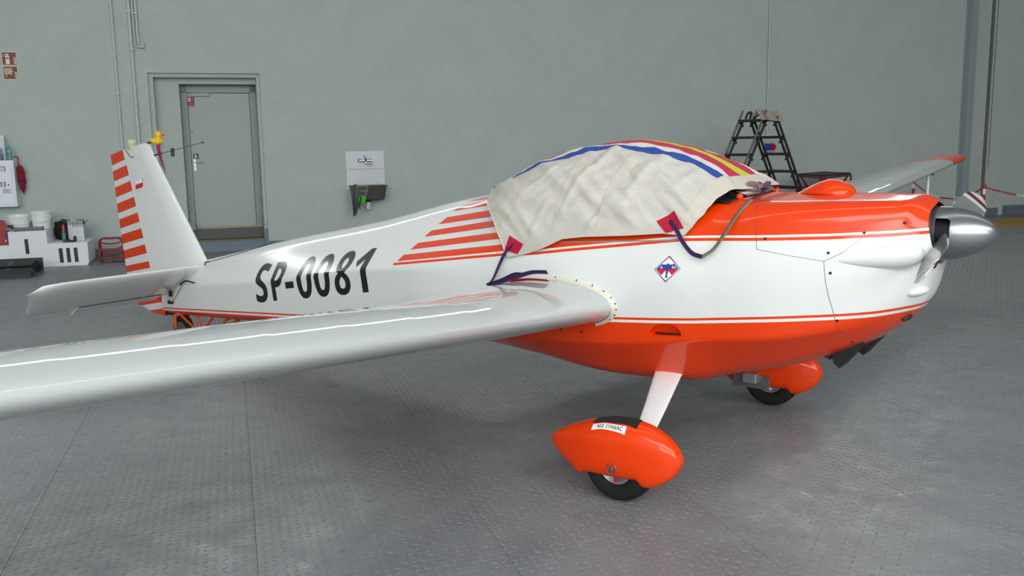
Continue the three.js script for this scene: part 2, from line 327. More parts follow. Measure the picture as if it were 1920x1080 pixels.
const pchip = (() => {
  const n = ST.length, D = ST[0].map((_, c) => {
    if (!c) return null;
    const h = [], d = [], m = [];
    for (let i = 0; i < n - 1; i++) { h.push(ST[i + 1][0] - ST[i][0]); d.push((ST[i + 1][c] - ST[i][c]) / h[i]); }
    for (let i = 0; i < n; i++) {
      if (!i) m.push(d[0]); else if (i === n - 1) m.push(d[n - 2]);
      else if (d[i - 1] * d[i] <= 0) m.push(0);
      else { const w1 = 2 * h[i] + h[i - 1], w2 = h[i] + 2 * h[i - 1]; m.push((w1 + w2) / (w1 / d[i - 1] + w2 / d[i])); }
    }
    return m;
  });
  return (x) => {
    let i = 0; while (i < n - 2 && x > ST[i + 1][0]) i++;
    const h = ST[i + 1][0] - ST[i][0], t = clamp((x - ST[i][0]) / h), a = (1 + 2 * t) * (1 - t) ** 2, b = t * (1 - t) ** 2, c = t * t * (3 - 2 * t), e = t * t * (t - 1);
    return ST[i].map((v, k) => k ? a * v + b * h * D[k][i] + c * ST[i + 1][k] + e * h * D[k][i + 1] : x);
  };
})();
function section(x) {                                  // [z, y] from keel up the starboard side to the ridge
  const s = pchip(x), P = [[0, s[1]], [s[3], s[2]], [s[5], s[4]], [s[7], s[6]], [s[9], s[8]], [0, s[10]]], T = [0, s[11], s[12], s[13], s[14], 0], out = [[0, s[1]]];
  let prev = P[0];
  for (let i = 1; i < 5; i++) {
    const t = T[i], a = [0, 1].map((k) => lerp(P[i][k], P[i - 1][k], t)), b = [0, 1].map((k) => lerp(P[i][k], P[i + 1][k], t));
    for (let j = 1; j <= 4; j++) out.push([0, 1].map((k) => lerp(prev[k], a[k], j / 4)));
    for (let j = 1; j <= 8; j++) { const u = j / 8; out.push([0, 1].map((k) => (1 - u) ** 2 * a[k] + 2 * u * (1 - u) * P[i][k] + u * u * b[k])); }
    prev = b;
  }
  for (let j = 1; j <= 4; j++) out.push([0, 1].map((k) => lerp(prev[k], P[5][k], j / 4)));
  return out;
}
function fusZ(x, y) {                                  // half width at x and height y
  const s = section(x); let best = 0;
  for (let i = 0; i < s.length - 1; i++) { const [z0, y0] = s[i], [z1, y1] = s[i + 1]; if ((y0 <= y && y <= y1) || (y1 <= y && y <= y0)) best = Math.max(best, y1 === y0 ? z0 : lerp(z0, z1, (y - y0) / (y1 - y0))); }
  return best;
}
const PLANE_AT = V(1.0415, 0, -4.8033), PLANE_TURN = rad(-37);
const plane = thing('motor_glider', 'white and orange two seat motor glider with striped canopy cover and silver spinner', 'airplane', PLANE_AT, PLANE_TURN);
// ---- skin of the fuselage, painted livery (the print of each side, aft and fore)
const LOW = [[-5.13, 0.262], [-3.63, 0.389], [-3.06, 0.438], [-1.5, 0.615], [-0.293, 0.738], [-0.078, 0.755], [0.153, 0.776], [0.467, 0.811], [0.779, 0.842], [0.947, 0.859], [1.084, 0.88], [1.2, 0.9]];
const UP = [[-1.93, 0.916], [-0.95, 1.048], [-0.784, 1.06], [-0.577, 1.09], [0.09, 1.176], [0.45, 1.193], [0.775, 1.211], [1.14, 1.238], [1.2, 1.243]];
const poly = (P, x) => { let i = 0; while (i < P.length - 2 && x > P[i + 1][0]) i++; return lerp(P[i][1], P[i + 1][1], (x - P[i][0]) / (P[i + 1][0] - P[i][0])); };
const SEAM_A = [[0.38, 1.45], [0.41, 1.37], [0.436, 1.283], [0.446, 1.212], [0.456, 1.147]], SEAM_B = [[0.456, 1.147], [0.602, 1.125], [0.752, 1.105]], SEAM_C = [[0.752, 1.105], [0.825, 1.145], [0.907, 1.221], [0.963, 1.243], [1.061, 1.262], [1.2, 1.255]], SEAM_D = [[0.752, 1.105], [0.762, 1.009], [0.777, 0.93], [0.794, 0.86], [0.806, 0.795], [0.829, 0.742], [0.841, 0.692], [0.845, 0.6]];
const BARS = [[[-1.917, 0.932], [-1.88, 0.973], [-0.9, 1.11], [-0.9, 1.073]], [[-1.846, 1.004], [-1.803, 1.047], [-0.9, 1.182], [-0.9, 1.144]], [[-1.776, 1.083], [-1.734, 1.123], [-1.0, 1.24], [-1.0, 1.2]], [[-1.703, 1.16], [-1.66, 1.203], [-1.0, 1.305], [-1.0, 1.262]], [[-1.649, 1.238], [-1.6, 1.272], [-1.2, 1.33], [-1.2, 1.303]], [[-1.636, 1.293], [-1.5, 1.318], [-1.2, 1.37], [-1.2, 1.335]]];
function livery(c, W, H, x0, x1, y0, y1, side) {
  const X = (x) => (x - x0) / (x1 - x0) * W, Y = (y) => (y1 - y) / (y1 - y0) * H;
  const path = (P) => { c.beginPath(); P.forEach(([x, y], i) => i ? c.lineTo(X(x), Y(y)) : c.moveTo(X(x), Y(y))); };
  const band = (P, lo, hi, a = -9, b = 9) => { const xs = []; for (let i = 0; i <= 160; i++) xs.push(lerp(Math.max(a, x0), Math.min(b, x1), i / 160)); path([...xs.map((x) => [x, poly(P, x) + lo]), ...xs.reverse().map((x) => [x, poly(P, x) + hi])]); c.fill(); };
  c.fillStyle = WHITE; c.fillRect(0, 0, W, H);
  c.fillStyle = ORANGE;
  band(LOW, -2, -0.008); band(LOW, 0.007, 0.019);
  if (x1 > -1.9) { band(UP, -0.008, 0.006, -1.94); band(UP, 0.0175, 2, -0.8); }
  for (const b of BARS) { path(b); c.fill(); }
  c.strokeStyle = '#5a4c45'; c.lineWidth = 1.6;
  for (const s of [SEAM_A, SEAM_B, SEAM_C, SEAM_D, [[-0.493, 0.72], [-0.478, 0.6]]]) { path(s); c.stroke(); }
  c.strokeStyle = '#8b8f96'; c.lineWidth = 6; path([[-0.62, 1.128], [-0.139, 1.158], [0.05, 1.172], [0.075, 1.185], [0.08, 1.2]]); c.stroke();
}
function registration(c, X, Y, side) {
  const px = X(1) - X(0), py = Y(0) - Y(1);
  c.save(); c.fillStyle = '#17161a';
  c.font = 'bold 100px sans-serif';
  const at = side > 0 ? [-3.6, 0.488] : [-2.12, 0.715], sl = side > 0 ? 0.158 : -0.158;
  const place = [['S', 0, 0.2], ['P', 0.215, 0.2], ['-', 0.42, 0.13], ['0', 0.57, 0.205], ['0', 0.785, 0.205], ['8', 1.018, 0.2], ['1', 1.225, 0.2]];
  for (const [ch, dx, w] of place) {
    c.save();
    c.transform(px * (side > 0 ? 1 : -1), -sl * py * (side > 0 ? 1 : -1), 0, py, X(at[0] + dx * (side > 0 ? 1 : -1)), Y(at[1] + dx * Math.abs(sl)));
    const m = c.measureText(ch), cap = 71.5;
    c.scale(w / m.width * (ch === '1' ? 1.12 : 1), 0.283 / cap); c.fillText(ch, 0, 0); c.restore();
  }
  c.restore();
}
function emblem(c, X, Y) {                              // the club's diamond badge
  const q = (u, v) => [X(0.022 + 0.0695 * u + 0.009 * v), Y(1.03 + 0.0055 * u + 0.066 * v)];
  const fill = (P, col) => { c.beginPath(); P.forEach((p, i) => i ? c.lineTo(...q(...p)) : c.moveTo(...q(...p))); c.closePath(); c.fillStyle = col; c.fill(); };
  const dia = (s) => [[0, s], [s, 0], [0, -s], [-s, 0]];
  fill(dia(1), '#2b2f7c'); fill(dia(0.94), '#f2f3f5');
  for (const s of [1, -1]) { fill([[-0.5, s * 0.45], [0, s * 0.95], [0.5, s * 0.45], [0.46, s * 0.45], [0, s * 0.88], [-0.46, s * 0.45]], '#b51d3a'); }
  fill([[-0.86, 0], [-0.45, 0.43], [-0.36, 0.34], [0.36, 0.34], [0.45, 0.43], [0.86, 0], [0.42, -0.46], [0.05, -0.05], [-0.05, -0.05], [-0.42, -0.46]], '#d8122c');
  fill([[-0.86, 0], [-0.55, 0.32], [-0.1, 0.34], [-0.06, 0.42], [0.06, 0.42], [0.1, 0.34], [0.55, 0.32], [0.86, 0], [0.12, 0.0], [0.07, -0.5], [0.11, -0.66], [-0.09, -0.66], [-0.05, -0.5], [-0.1, 0.0]], '#1f3f9c');
  c.save(); c.fillStyle = '#eef0f4'; c.font = `bold ${Math.abs(X(0.02) - X(0))}px sans-serif`;
  c.fillText('A', ...q(-0.55, 0.07)); c.fillText('GL', ...q(0.33, 0.07)); c.restore();
}
const FORE = [-1.6, 1.2, 0.3, 1.5], AFT = [-5.2, -1.6, 0.15, 1.45];
function liveryTex(R, extra) {
  return canvasTex(2048, 2048, (c, W, H) => {
    for (const side of [1, -1]) {
      c.save(); c.beginPath(); c.rect(0, side > 0 ? 0 : H / 2, W, H / 2); c.clip(); c.translate(0, side > 0 ? 0 : H / 2);
      livery(c, W, H / 2, ...R, side);
      extra(c, (x) => (x - R[0]) / (R[1] - R[0]) * W, (y) => (R[3] - y) / (R[3] - R[2]) * H / 2, side);
      c.restore();
    }
  });
}
const paint = (map) => gloss('#ffffff', { map, specularIntensity: 0.35, clearcoat: 0.75, clearcoatRoughness: 0.1 });
const foreMat = paint(liveryTex(FORE, (c, X, Y, side) => { if (side > 0) emblem(c, X, Y); })), aftMat = paint(liveryTex(AFT, registration));
{
  const xs = [];
  for (let i = 0; i <= 70; i++) xs.push(lerp(-5.13, -1.6, i / 70));
  for (let i = 1; i <= 110; i++) xs.push(lerp(-1.6, 0.75, i / 110));
  for (let i = 1; i <= 50; i++) xs.push(lerp(0.75, 1.155, i / 50));
  const rows = xs.map((x) => section(x).map(([z, y]) => { const k = smooth(1.12, 1.32, y) * smooth(0.98, 1.14, x); return V(x - 0.03 * k, y + 0.014 * k, z); }));
  const last = rows[rows.length - 1], mid = V(1.155, 1.215, 0);
  for (const [dx, k] of [[0.004, 0.985], [0.003, 0.968], [-0.005, 0.957], [-0.02, 0.952]]) rows.push(last.map((p) => V(p.x + dx, lerp(mid.y, p.y, k), p.z * k)));
  const n = rows[0].length, R = rows.length;
  const P = rows.map((r) => [...r, ...r.slice(0, -1).reverse().slice(0).map((p) => V(p.x, p.y, -p.z))]);      // keel .. ridge .. keel
  const C = P[0].length, nor = P.map((r, i) => r.map((p, j) => {
    const a = P[Math.max(i - 1, 0)][j], b = P[Math.min(i + 1, R - 1)][j];
    const l = j === 0 ? P[i][C - 2] : P[i][j - 1], m = j === C - 1 ? P[i][1] : P[i][j + 1];
    return m.clone().sub(l).cross(b.clone().sub(a)).normalize().negate();
  }));
  const bins = {};
  const vent = []; for (let i = 0; i <= 12; i++) { const t = Math.PI * (1 - i / 12); vent.push([-0.003 + 0.088 * Math.cos(t), 0.686 + 0.066 * Math.pow(Math.sin(t), 0.85) + 0.04 * Math.cos(t) * 0.25]); }
  const inVent = (x, y) => { let s = true; for (let i = 0; i < vent.length; i++) { const [ax, ay] = vent[i], [bx2, by2] = vent[(i + 1) % vent.length]; if ((bx2 - ax) * (y - ay) - (by2 - ay) * (x - ax) > 0) { s = false; break; } } return s; };
  const put = (key, tri) => (bins[key] ??= []).push(...tri);
  const cut = (tri, key) => {                           // keep what lies outside the vent outline
    let todo = [tri];
    for (let i = 0; i < vent.length && todo.length; i++) {
      const [ax, ay] = vent[i], [bx2, by2] = vent[(i + 1) % vent.length], d = (v) => (bx2 - ax) * (v.p.y - ay) - (by2 - ay) * (v.p.x - ax), next = [];
      for (const t of todo) {
        const half = (sgn) => { const o = []; for (let k = 0; k < 3; k++) { const a = t[k], b = t[(k + 1) % 3], da = d(a) * sgn, db = d(b) * sgn; if (da >= 0) o.push(a); if (da * db < 0) { const u = da / (da - db); o.push({ p: a.p.clone().lerp(b.p, u), n: a.n.clone().lerp(b.n, u).normalize() }); } } return o; };
        const out = half(1), inn = half(-1);
        for (let k = 1; k < out.length - 1; k++) put(key, [out[0], out[k], out[k + 1]]);
        for (let k = 1; k < inn.length - 1; k++) next.push([inn[0], inn[k], inn[k + 1]]);
      }
      todo = next;
    }
  };
  const region = (x, y) => {
    if (x < -1.6) return 'rear_fuselage';
    const f = (S) => { let i = 0; while (i < S.length - 2 && y < S[i + 1][1]) i++; const t = (y - S[i][1]) / (S[i + 1][1] - S[i][1]); return lerp(S[i][0], S[i + 1][0], t); };
    if (x > 0.752) return y > poly(SEAM_C, x) ? 'upper_cowling' : x > f(SEAM_D) ? 'lower_cowling' : 'fuselage';
    return x > f(SEAM_A) && y > poly(SEAM_B, x) ? 'upper_cowling' : 'fuselage';
  };
  for (let i = 0; i < R - 1; i++) for (let j = 0; j < C - 1; j++) {
    const v = (a, b) => ({ p: P[a][b], n: nor[a][b] });
    for (const t of [[v(i, j), v(i + 1, j), v(i, j + 1)], [v(i, j + 1), v(i + 1, j), v(i + 1, j + 1)]]) {
      const cx = (t[0].p.x + t[1].p.x + t[2].p.x) / 3, cy = (t[0].p.y + t[1].p.y + t[2].p.y) / 3, star = j < n - 1;
      const key = region(cx, cy) + (star ? '+' : '-');
      if (star && Math.abs(cx) < 0.16 && cy > 0.62 && cy < 0.8 && t[0].p.z > 0.3) cut(t, key); else put(key, t);
    }
  }
  const made = {};
  for (const [key, list] of Object.entries(bins)) {
    const name = key.slice(0, -1), star = key.endsWith('+'), [x0, x1, y0, y1] = name === 'rear_fuselage' ? AFT : FORE;
    const pos = [], nn = [], uv = [];
    for (const { p, n: q } of list) { pos.push(p.x, p.y, p.z); nn.push(q.x, q.y, q.z); uv.push((p.x - x0) / (x1 - x0), (star ? 0.5 : 0) + 0.5 * clamp((p.y - y0) / (y1 - y0), 0.002, 0.998)); }
    const g = new THREE.BufferGeometry();
    g.setAttribute('position', new THREE.Float32BufferAttribute(pos, 3)); g.setAttribute('normal', new THREE.Float32BufferAttribute(nn, 3)); g.setAttribute('uv', new THREE.Float32BufferAttribute(uv, 2));
    (made[name] ??= []).push(g);
  }
  const L = { fuselage: 'white and orange cabin section with diamond badge', rear_fuselage: 'white tapering rear fuselage with black registration and orange bars', upper_cowling: 'orange upper engine cowling', lower_cowling: 'white lower engine cowling with orange chin' };
  for (const [name, gs] of Object.entries(made)) mesh(name, mergeGeometries(gs), name === 'rear_fuselage' ? aftMat : foreMat, plane, L[name]);
  // half moon air inlet: sunken sloping floor behind the opening
  const rim = vent.map(([x, y]) => V(x, y, fusZ(x, y))), deep = vent.map(([x, y]) => V(x, y, fusZ(x, y) - lerp(0.055, 0.004, clamp((y - 0.68) / 0.07))));
  const floorG = new THREE.BufferGeometry(), fp = [];
  for (let i = 1; i < deep.length - 1; i++) for (const p of [deep[0], deep[i], deep[i + 1]]) fp.push(p.x, p.y, p.z);
  floorG.setAttribute('position', new THREE.Float32BufferAttribute(fp, 3)); floorG.computeVertexNormals();
  const inlet = mesh('air_inlet', join(floorG, skin([rim, deep], true)), mat.orange, plane, 'sunken half moon air inlet');
  mesh('slot', bx(0.15, 0.02, 0.02, -0.003, 0.694, 0.416, 0.004), mat.black, inlet);
  // lining of the spinner opening
  const ring = (x, k) => [...last, ...last.slice(1, -1).reverse().map((p) => V(p.x, p.y, -p.z))].map((p) => V(x, lerp(mid.y, p.y, k), p.z * k));
  mesh('cowl_lining', skin([ring(1.13, 0.948), ring(1.06, 0.945), ring(1.0, 0.9)], true, false, true), mat.black, plane, 'black inside of the nose opening');
}
// cowl fasteners
for (const [x, y] of [[0.49, 1.197], [0.905, 1.235], [1.057, 1.28], [0.768, 1.143], [0.781, 1.053], [0.806, 0.832], [-0.498, 0.654], [-0.629, 0.654], [0.835, 0.712]]) {
  const z = fusZ(x, y), dz = (fusZ(x, y + 0.01) - fusZ(x, y - 0.01)) / 0.02, nrm = V(-(fusZ(x + 0.01, y) - fusZ(x - 0.01, y)) / 0.02, -dz, 1).normalize(), p = V(x, y, z);
  mesh('fastener', rod(p.clone().addScaledVector(nrm, -0.002), p.clone().addScaledVector(nrm, 0.003), 0.0075, 0.006, 10), mat.darkmetal, plane);
}
// teardrop blister on the cowling side, chin bulge, small inlets
{
  const blister = (tail, nose, r, squash, dirOut) => {
    const d = nose.clone().sub(tail), L = d.length(), prof = [];
    for (let i = 0; i <= 40; i++) { const u = i / 40; prof.push([Math.max(0.0002, r * Math.pow(u, 0.6) * Math.sqrt(Math.max(0, 1 - Math.pow(u, 7)))), u * L]); }
    const g = lathe(prof, 40); const y = d.normalize(), z = dirOut.clone().addScaledVector(y, -dirOut.dot(y)).normalize(), x = y.clone().cross(z);
    g.scale(1, 1, squash); g.applyMatrix4(new THREE.Matrix4().makeBasis(x, y, z)); g.translate(tail.x, tail.y, tail.z);
    return g;
  };
  const b = blister(V(0.765, 1.105, 0.39), V(1.135, 1.152, 0.25), 0.081, 1.0, V(0.35, 0.1, 1));
  mesh('blister', b, mat.white, plane, 'white teardrop blister on the cowling side');
  const c = new THREE.SphereGeometry(1, 32, 20); c.scale(0.06, 0.024, 0.036); c.rotateY(0.85); c.rotateZ(0.25); c.translate(1.095, 0.965, 0.17);
  mesh('chin_blister', c, mat.white, plane);
  const s = new THREE.SphereGeometry(1, 48, 28, 0, Math.PI * 2, 0, Math.PI / 2); const sp = s.attributes.position;
  for (let i = 0; i < sp.count; i++) { let x = sp.getX(i), y = sp.getY(i), z = sp.getZ(i); const u = (x + 1) / 2; const k = 0.35 + 0.65 * Math.pow(u, 0.6); sp.setXYZ(i, 0.475 + 0.285 * u + 0, 1.384 + 0.072 * y * (u < 0.72 ? Math.sin(Math.PI / 2 * clamp(u / 0.72)) ** 0.8 : 1), 0.0 + z * 0.12 * k); }
  s.computeVertexNormals(); mesh('carburettor_hump', s, mat.orange, plane, 'orange teardrop hump on top of the cowling');
  const o = new THREE.SphereGeometry(1, 24, 16); o.scale(0.03, 0.012, 0.012); o.rotateY(0.9); o.rotateZ(0.55); o.translate(1.045, 0.83, 0.11); mesh('drain_port', o, mat.black, plane);
  const q = new THREE.SphereGeometry(1, 24, 16); q.scale(0.006, 0.018, 0.014); q.rotateZ(-0.3); q.translate(1.158, 1.085, 0.135); mesh('small_inlet', q, mat.black, plane);
}
// ---- spinner, ring gear, propeller
{
  const ax = V(1.0, 0.02, 0).normalize(), hub = V(1.115, 1.213, 0), blade = -0.22;        // blade angle in the disc
  const R0 = 0.122, L = 0.27, rows = [], NA = 96, NX = 40;
  const prof = (u) => R0 * Math.pow(Math.max(0, 1 - Math.pow(u, 2.1)), 0.62) * (1 + 0.03 * Math.sin(Math.PI * u));
  const pos = [], uv = [], idx = [];
  const half = 7, w0 = 4, w1 = 13;                      // opening: +-half steps of 96, rows w0..w1 of 40
  const b0 = Math.round(((Math.PI / 2 + blade) / (2 * Math.PI)) * NA);
  for (let i = 0; i <= NX; i++) for (let j = 0; j <= NA; j++) {
    const u = i / NX, a = j / NA * 2 * Math.PI, r = Math.max(prof(u), 0.0005);
    pos.push(u * L, r * Math.cos(a), r * Math.sin(a)); uv.push(j / NA, u);
  }
  const open = (i, j) => { const d = (k) => { let e = ((j + 0.5 - k) % NA + NA) % NA; if (e > NA / 2) e -= NA; return Math.abs(e); }; return i >= w0 && i < w1 && (d(b0) < half || d(b0 + NA / 2) < half) && !((i === w1 - 1) && (Math.min(d(b0), d(b0 + NA / 2)) > half - 1.2)); };
  for (let i = 0; i < NX; i++) for (let j = 0; j < NA; j++) if (!open(i, j)) { const a = i * (NA + 1) + j, b = a + NA + 1; idx.push(a, a + 1, b, a + 1, b + 1, b); }
  const g = new THREE.BufferGeometry(); g.setAttribute('position', new THREE.Float32BufferAttribute(pos, 3)); g.setAttribute('uv', new THREE.Float32BufferAttribute(uv, 2)); g.setIndex(idx); g.computeVertexNormals();
  const t = new THREE.Matrix4().makeRotationZ(0.03).setPosition(hub); g.applyMatrix4(t);
  const sp = mesh('spinner', g, mat.silver, plane, 'silver pointed propeller spinner');
  const onx = (r, x0, x1) => { const q = new THREE.CylinderGeometry(r, r, x1 - x0, 64); q.rotateZ(Math.PI / 2); q.translate((x0 + x1) / 2, 0, 0); q.applyMatrix4(t); return q; };
  mesh('back_plate', join(onx(R0 + 0.006, -0.022, 0.002)), mat.silver, sp);
  mesh('hub', join(onx(0.085, 0.004, 0.11), onx(0.05, 0.1, 0.16)), mat.black, sp, 'black propeller hub inside the spinner');
  const teeth = []; for (let i = 0; i < 110; i++) { const a = i / 110 * 2 * Math.PI, q = plain(0.012, 0.008, 0.0045, -0.05, 0.155, 0); q.rotateX(a); q.applyMatrix4(t); teeth.push(q); }
  const gear = mesh('ring_gear', join(onx(0.152, -0.056, -0.044), onx(0.138, -0.044, -0.024)), mat.darkmetal, plane, 'dark toothed starter ring behind the spinner');
  mesh('tooth', join(teeth), mat.darkmetal, gear).userData.kind = 'stuff';
  const bladeMap = canvasTex(64, 512, (c) => { c.fillStyle = '#85888c'; c.fillRect(0, 0, 64, 512); const y = (r) => (1 - r) * 512; const b = (a, d, col) => { c.fillStyle = col; c.fillRect(0, y(d), 64, y(a) - y(d)); }; b(0.79, 0.855, '#d9dcde'); b(0.855, 0.92, '#6d1a22'); b(0.92, 1.0, '#d9dcde'); });
  const bm = new THREE.MeshPhysicalMaterial({ map: bladeMap, metalness: 0.35, roughness: 0.3, clearcoat: 0.7, clearcoatRoughness: 0.1, side: THREE.DoubleSide });
  for (const s of [0, 1]) {
    const rowsB = [];
    for (let i = 0; i <= 48; i++) {
      const u = i / 48, r = lerp(0.05, 0.6, u), ch = (u < 0.12 ? lerp(0.05, 0.06, u / 0.12) : lerp(0.06, 0.135, Math.sin(Math.PI / 2 * clamp((u - 0.12) / 0.4)))) * (u > 0.82 ? Math.sqrt(Math.max(0.03, 1 - ((u - 0.82) / 0.185) ** 2)) : 1);
      const th = lerp(0.045, 0.01, Math.min(1, u * 1.6)) * (u < 0.1 ? 1 : 1), pitch = lerp(1.25, 0.72, Math.pow(u, 0.7)), row = [];
      for (let k = 0; k < 24; k++) { const a = k / 24 * 2 * Math.PI, cx = Math.cos(a) * ch / 2 + (u > 0.3 ? 0.012 : 0.012 * u / 0.3), cy = Math.sin(a) * th / 2 * (1 - 0.35 * Math.cos(a)); row.push(V(0.035 * u - cx * Math.sin(pitch) + cy * Math.cos(pitch), r, cx * Math.cos(pitch) + cy * Math.sin(pitch))); }
      rowsB.push(row);
    }
    const bg = skin(rowsB, true, true, true);
    const p = bg.attributes.position, q = bg.attributes.uv; for (let i = 0; i < p.count; i++) q.setXY(i, 0.5, (p.getY(i)) / 0.6);
    bg.translate(0.06, 0, 0); bg.rotateX(Math.PI / 2 + 0.205 + s * Math.PI); bg.applyMatrix4(t);
    mesh('propeller_blade', bg, bm, plane, s ? 'far silver blade with white and dark red tip bands' : 'near silver blade with white and dark red tip bands');
  }
}
// black cowl flap ducts and exhaust under the chin
{
  const duct = (P, z0, z1) => { const g = extrude(P, z1 - z0, 0.002); g.translate(0, 0, z0); return g; };
  mesh('cowl_flap', duct([[0.712, 0.648], [0.737, 0.58], [0.76, 0.563], [0.79, 0.6], [0.865, 0.7], [0.8, 0.69]], 0.02, 0.15), mat.black, plane, 'black wedge shaped cooling flap under the nose');
  mesh('cowl_flap', duct([[0.79, 0.65], [0.8, 0.61], [0.82, 0.6], [0.9, 0.7], [0.87, 0.72]], -0.14, -0.03), mat.black, plane, 'second black cooling flap under the nose');
  mesh('exhaust_pipe', rod(V(0.74, 0.7, 0.12), V(0.69, 0.605, 0.13), 0.026, 0.026, 20), M('#2a2222', 0.6, { metalness: 0.4 }), plane);
}
// ---- wings
const naca = (t, m, p) => (s) => {
  const yt = 5 * t * (0.2969 * Math.sqrt(s) - 0.126 * s - 0.3516 * s * s + 0.2843 * s ** 3 - 0.1036 * s ** 4), yc = s < p ? m / p ** 2 * (2 * p * s - s * s) : m / (1 - p) ** 2 * (1 - 2 * p + 2 * p * s - s * s);
  return [yc + yt, yc - yt];
};
const ZR = 0.4, ZT = 7.62, TIP = 6.8;
const chordAt = (z) => lerp(1.5, 0.86, (z - 0.5) / 7.1);
const wingLE = (z) => [-0.285 + 0.05 * (z - 0.5), 0.803 + 0.086 * (z - 0.5)];
function wingPoint(z, a, ripple = 1, far = 0) {                  // a: 0..1 trailing edge over the top to the nose, 1..2 below and back
  const out = smooth(0.5, 1.7, z), f = naca(lerp(0.172, lerp(0.158, 0.13, (z - 0.5) / 7.1), out), lerp(0.031, 0.022, out), 0.4), top = a <= 1, w = top ? 1 - a : a - 1, s = w * w * (0.35 + 0.65 * w) ;
  const endR = z > 7.3 ? Math.sqrt(Math.max(0.0004, 1 - ((z - 7.3) / (ZT - 7.3)) ** 2)) : 1;
  const c = chordAt(z), [xn, yn] = wingLE(z), xl = far ? -0.41 + 0.04 * (z - 0.5) : xn, yl = far ? yn + 0.01 * smooth(0.6, 3, z) : yn, i = lerp(0.115, 0.145, out), [u, l] = f(s);
  let yy = (top ? u : l) * c * endR;
  if (top && ripple && s > 0.01 && s < 0.75) { const ph = (z - 0.62) / 0.34, k = ph - Math.floor(ph); yy -= 0.001 * Math.pow(Math.sin(Math.PI * k), 0.6) * smooth(0.01, 0.05, s) * (1 - smooth(0.55, 0.75, s)); }
  const xs = s * c, co = Math.cos(i), si = Math.sin(i), sh = (1 - endR) * c * 0.18;
  return V(xl - sh * (1 - s) * 1 - (xs * co - yy * si), yl - xs * si + yy * co, z);
}
function wingGeo(z0, z1, n, side, cap0, cap1) {
  const rows = [];
  for (let i = 0; i <= n; i++) { const z = lerp(z0, z1, i / n), r = []; for (let k = 0; k <= 96; k++) { const p = wingPoint(z, k / 48, 1, side < 0); if (k < 96) r.push(V(p.x, p.y, p.z * side)); } rows.push(r); }
  return skin(rows, true, cap0, cap1, side < 0);
}
for (const side of [1, -1]) {
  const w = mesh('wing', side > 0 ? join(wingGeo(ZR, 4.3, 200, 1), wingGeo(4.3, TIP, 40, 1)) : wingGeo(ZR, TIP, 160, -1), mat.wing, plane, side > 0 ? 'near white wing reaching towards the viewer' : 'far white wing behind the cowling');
  mesh('wing_tip', wingGeo(TIP, ZT, 16, side, false, true), mat.orange, w, 'orange rounded wing tip');
  // cream sealing strip round the wing root, held by small screws
  const outline = (e, k) => { const p = wingPoint(0.5, k, 0, side < 0), q = wingPoint(0.5, Math.min(1.999, k + 0.01), 0, side < 0), o = wingPoint(0.5, Math.max(0.001, k - 0.01), 0, side < 0), d = q.clone().sub(o).normalize(), nrm = V(d.y, -d.x, 0); if (nrm.dot(V(p.x + 0.75, p.y - 0.8, 0)) < 0) nrm.negate(); const r = p.addScaledVector(nrm, e); return r; };
  const rows = [[], [], [], []];
  for (let i = 0; i <= 80; i++) {
    const k = lerp(0.26, 1.36, i / 80), a = outline(0.02, k), b = outline(0.002, k), z = (p) => fusZ(p.x, p.y);
    rows[0].push(V(a.x, a.y, side * (z(a) - 0.004))); rows[1].push(V(a.x, a.y, side * (z(a) + 0.003))); rows[2].push(V(b.x, b.y, side * (z(b) + 0.006))); rows[3].push(V(b.x, b.y, side * (z(b) + 0.03)));
  }
  const strip = mesh('root_strip', skin(rows), mat.cream, plane, 'cream sealing strip round the wing root');
  if (side > 0) for (let i = 0; i < 9; i++) { const p = outline(0.017, lerp(0.42, 1.2, i / 8)), z = fusZ(p.x, p.y) + 0.004; mesh('screw', rod(V(p.x, p.y, z), V(p.x, p.y, z + 0.004), 0.004, 0.003, 8), mat.darkmetal, strip); }
}
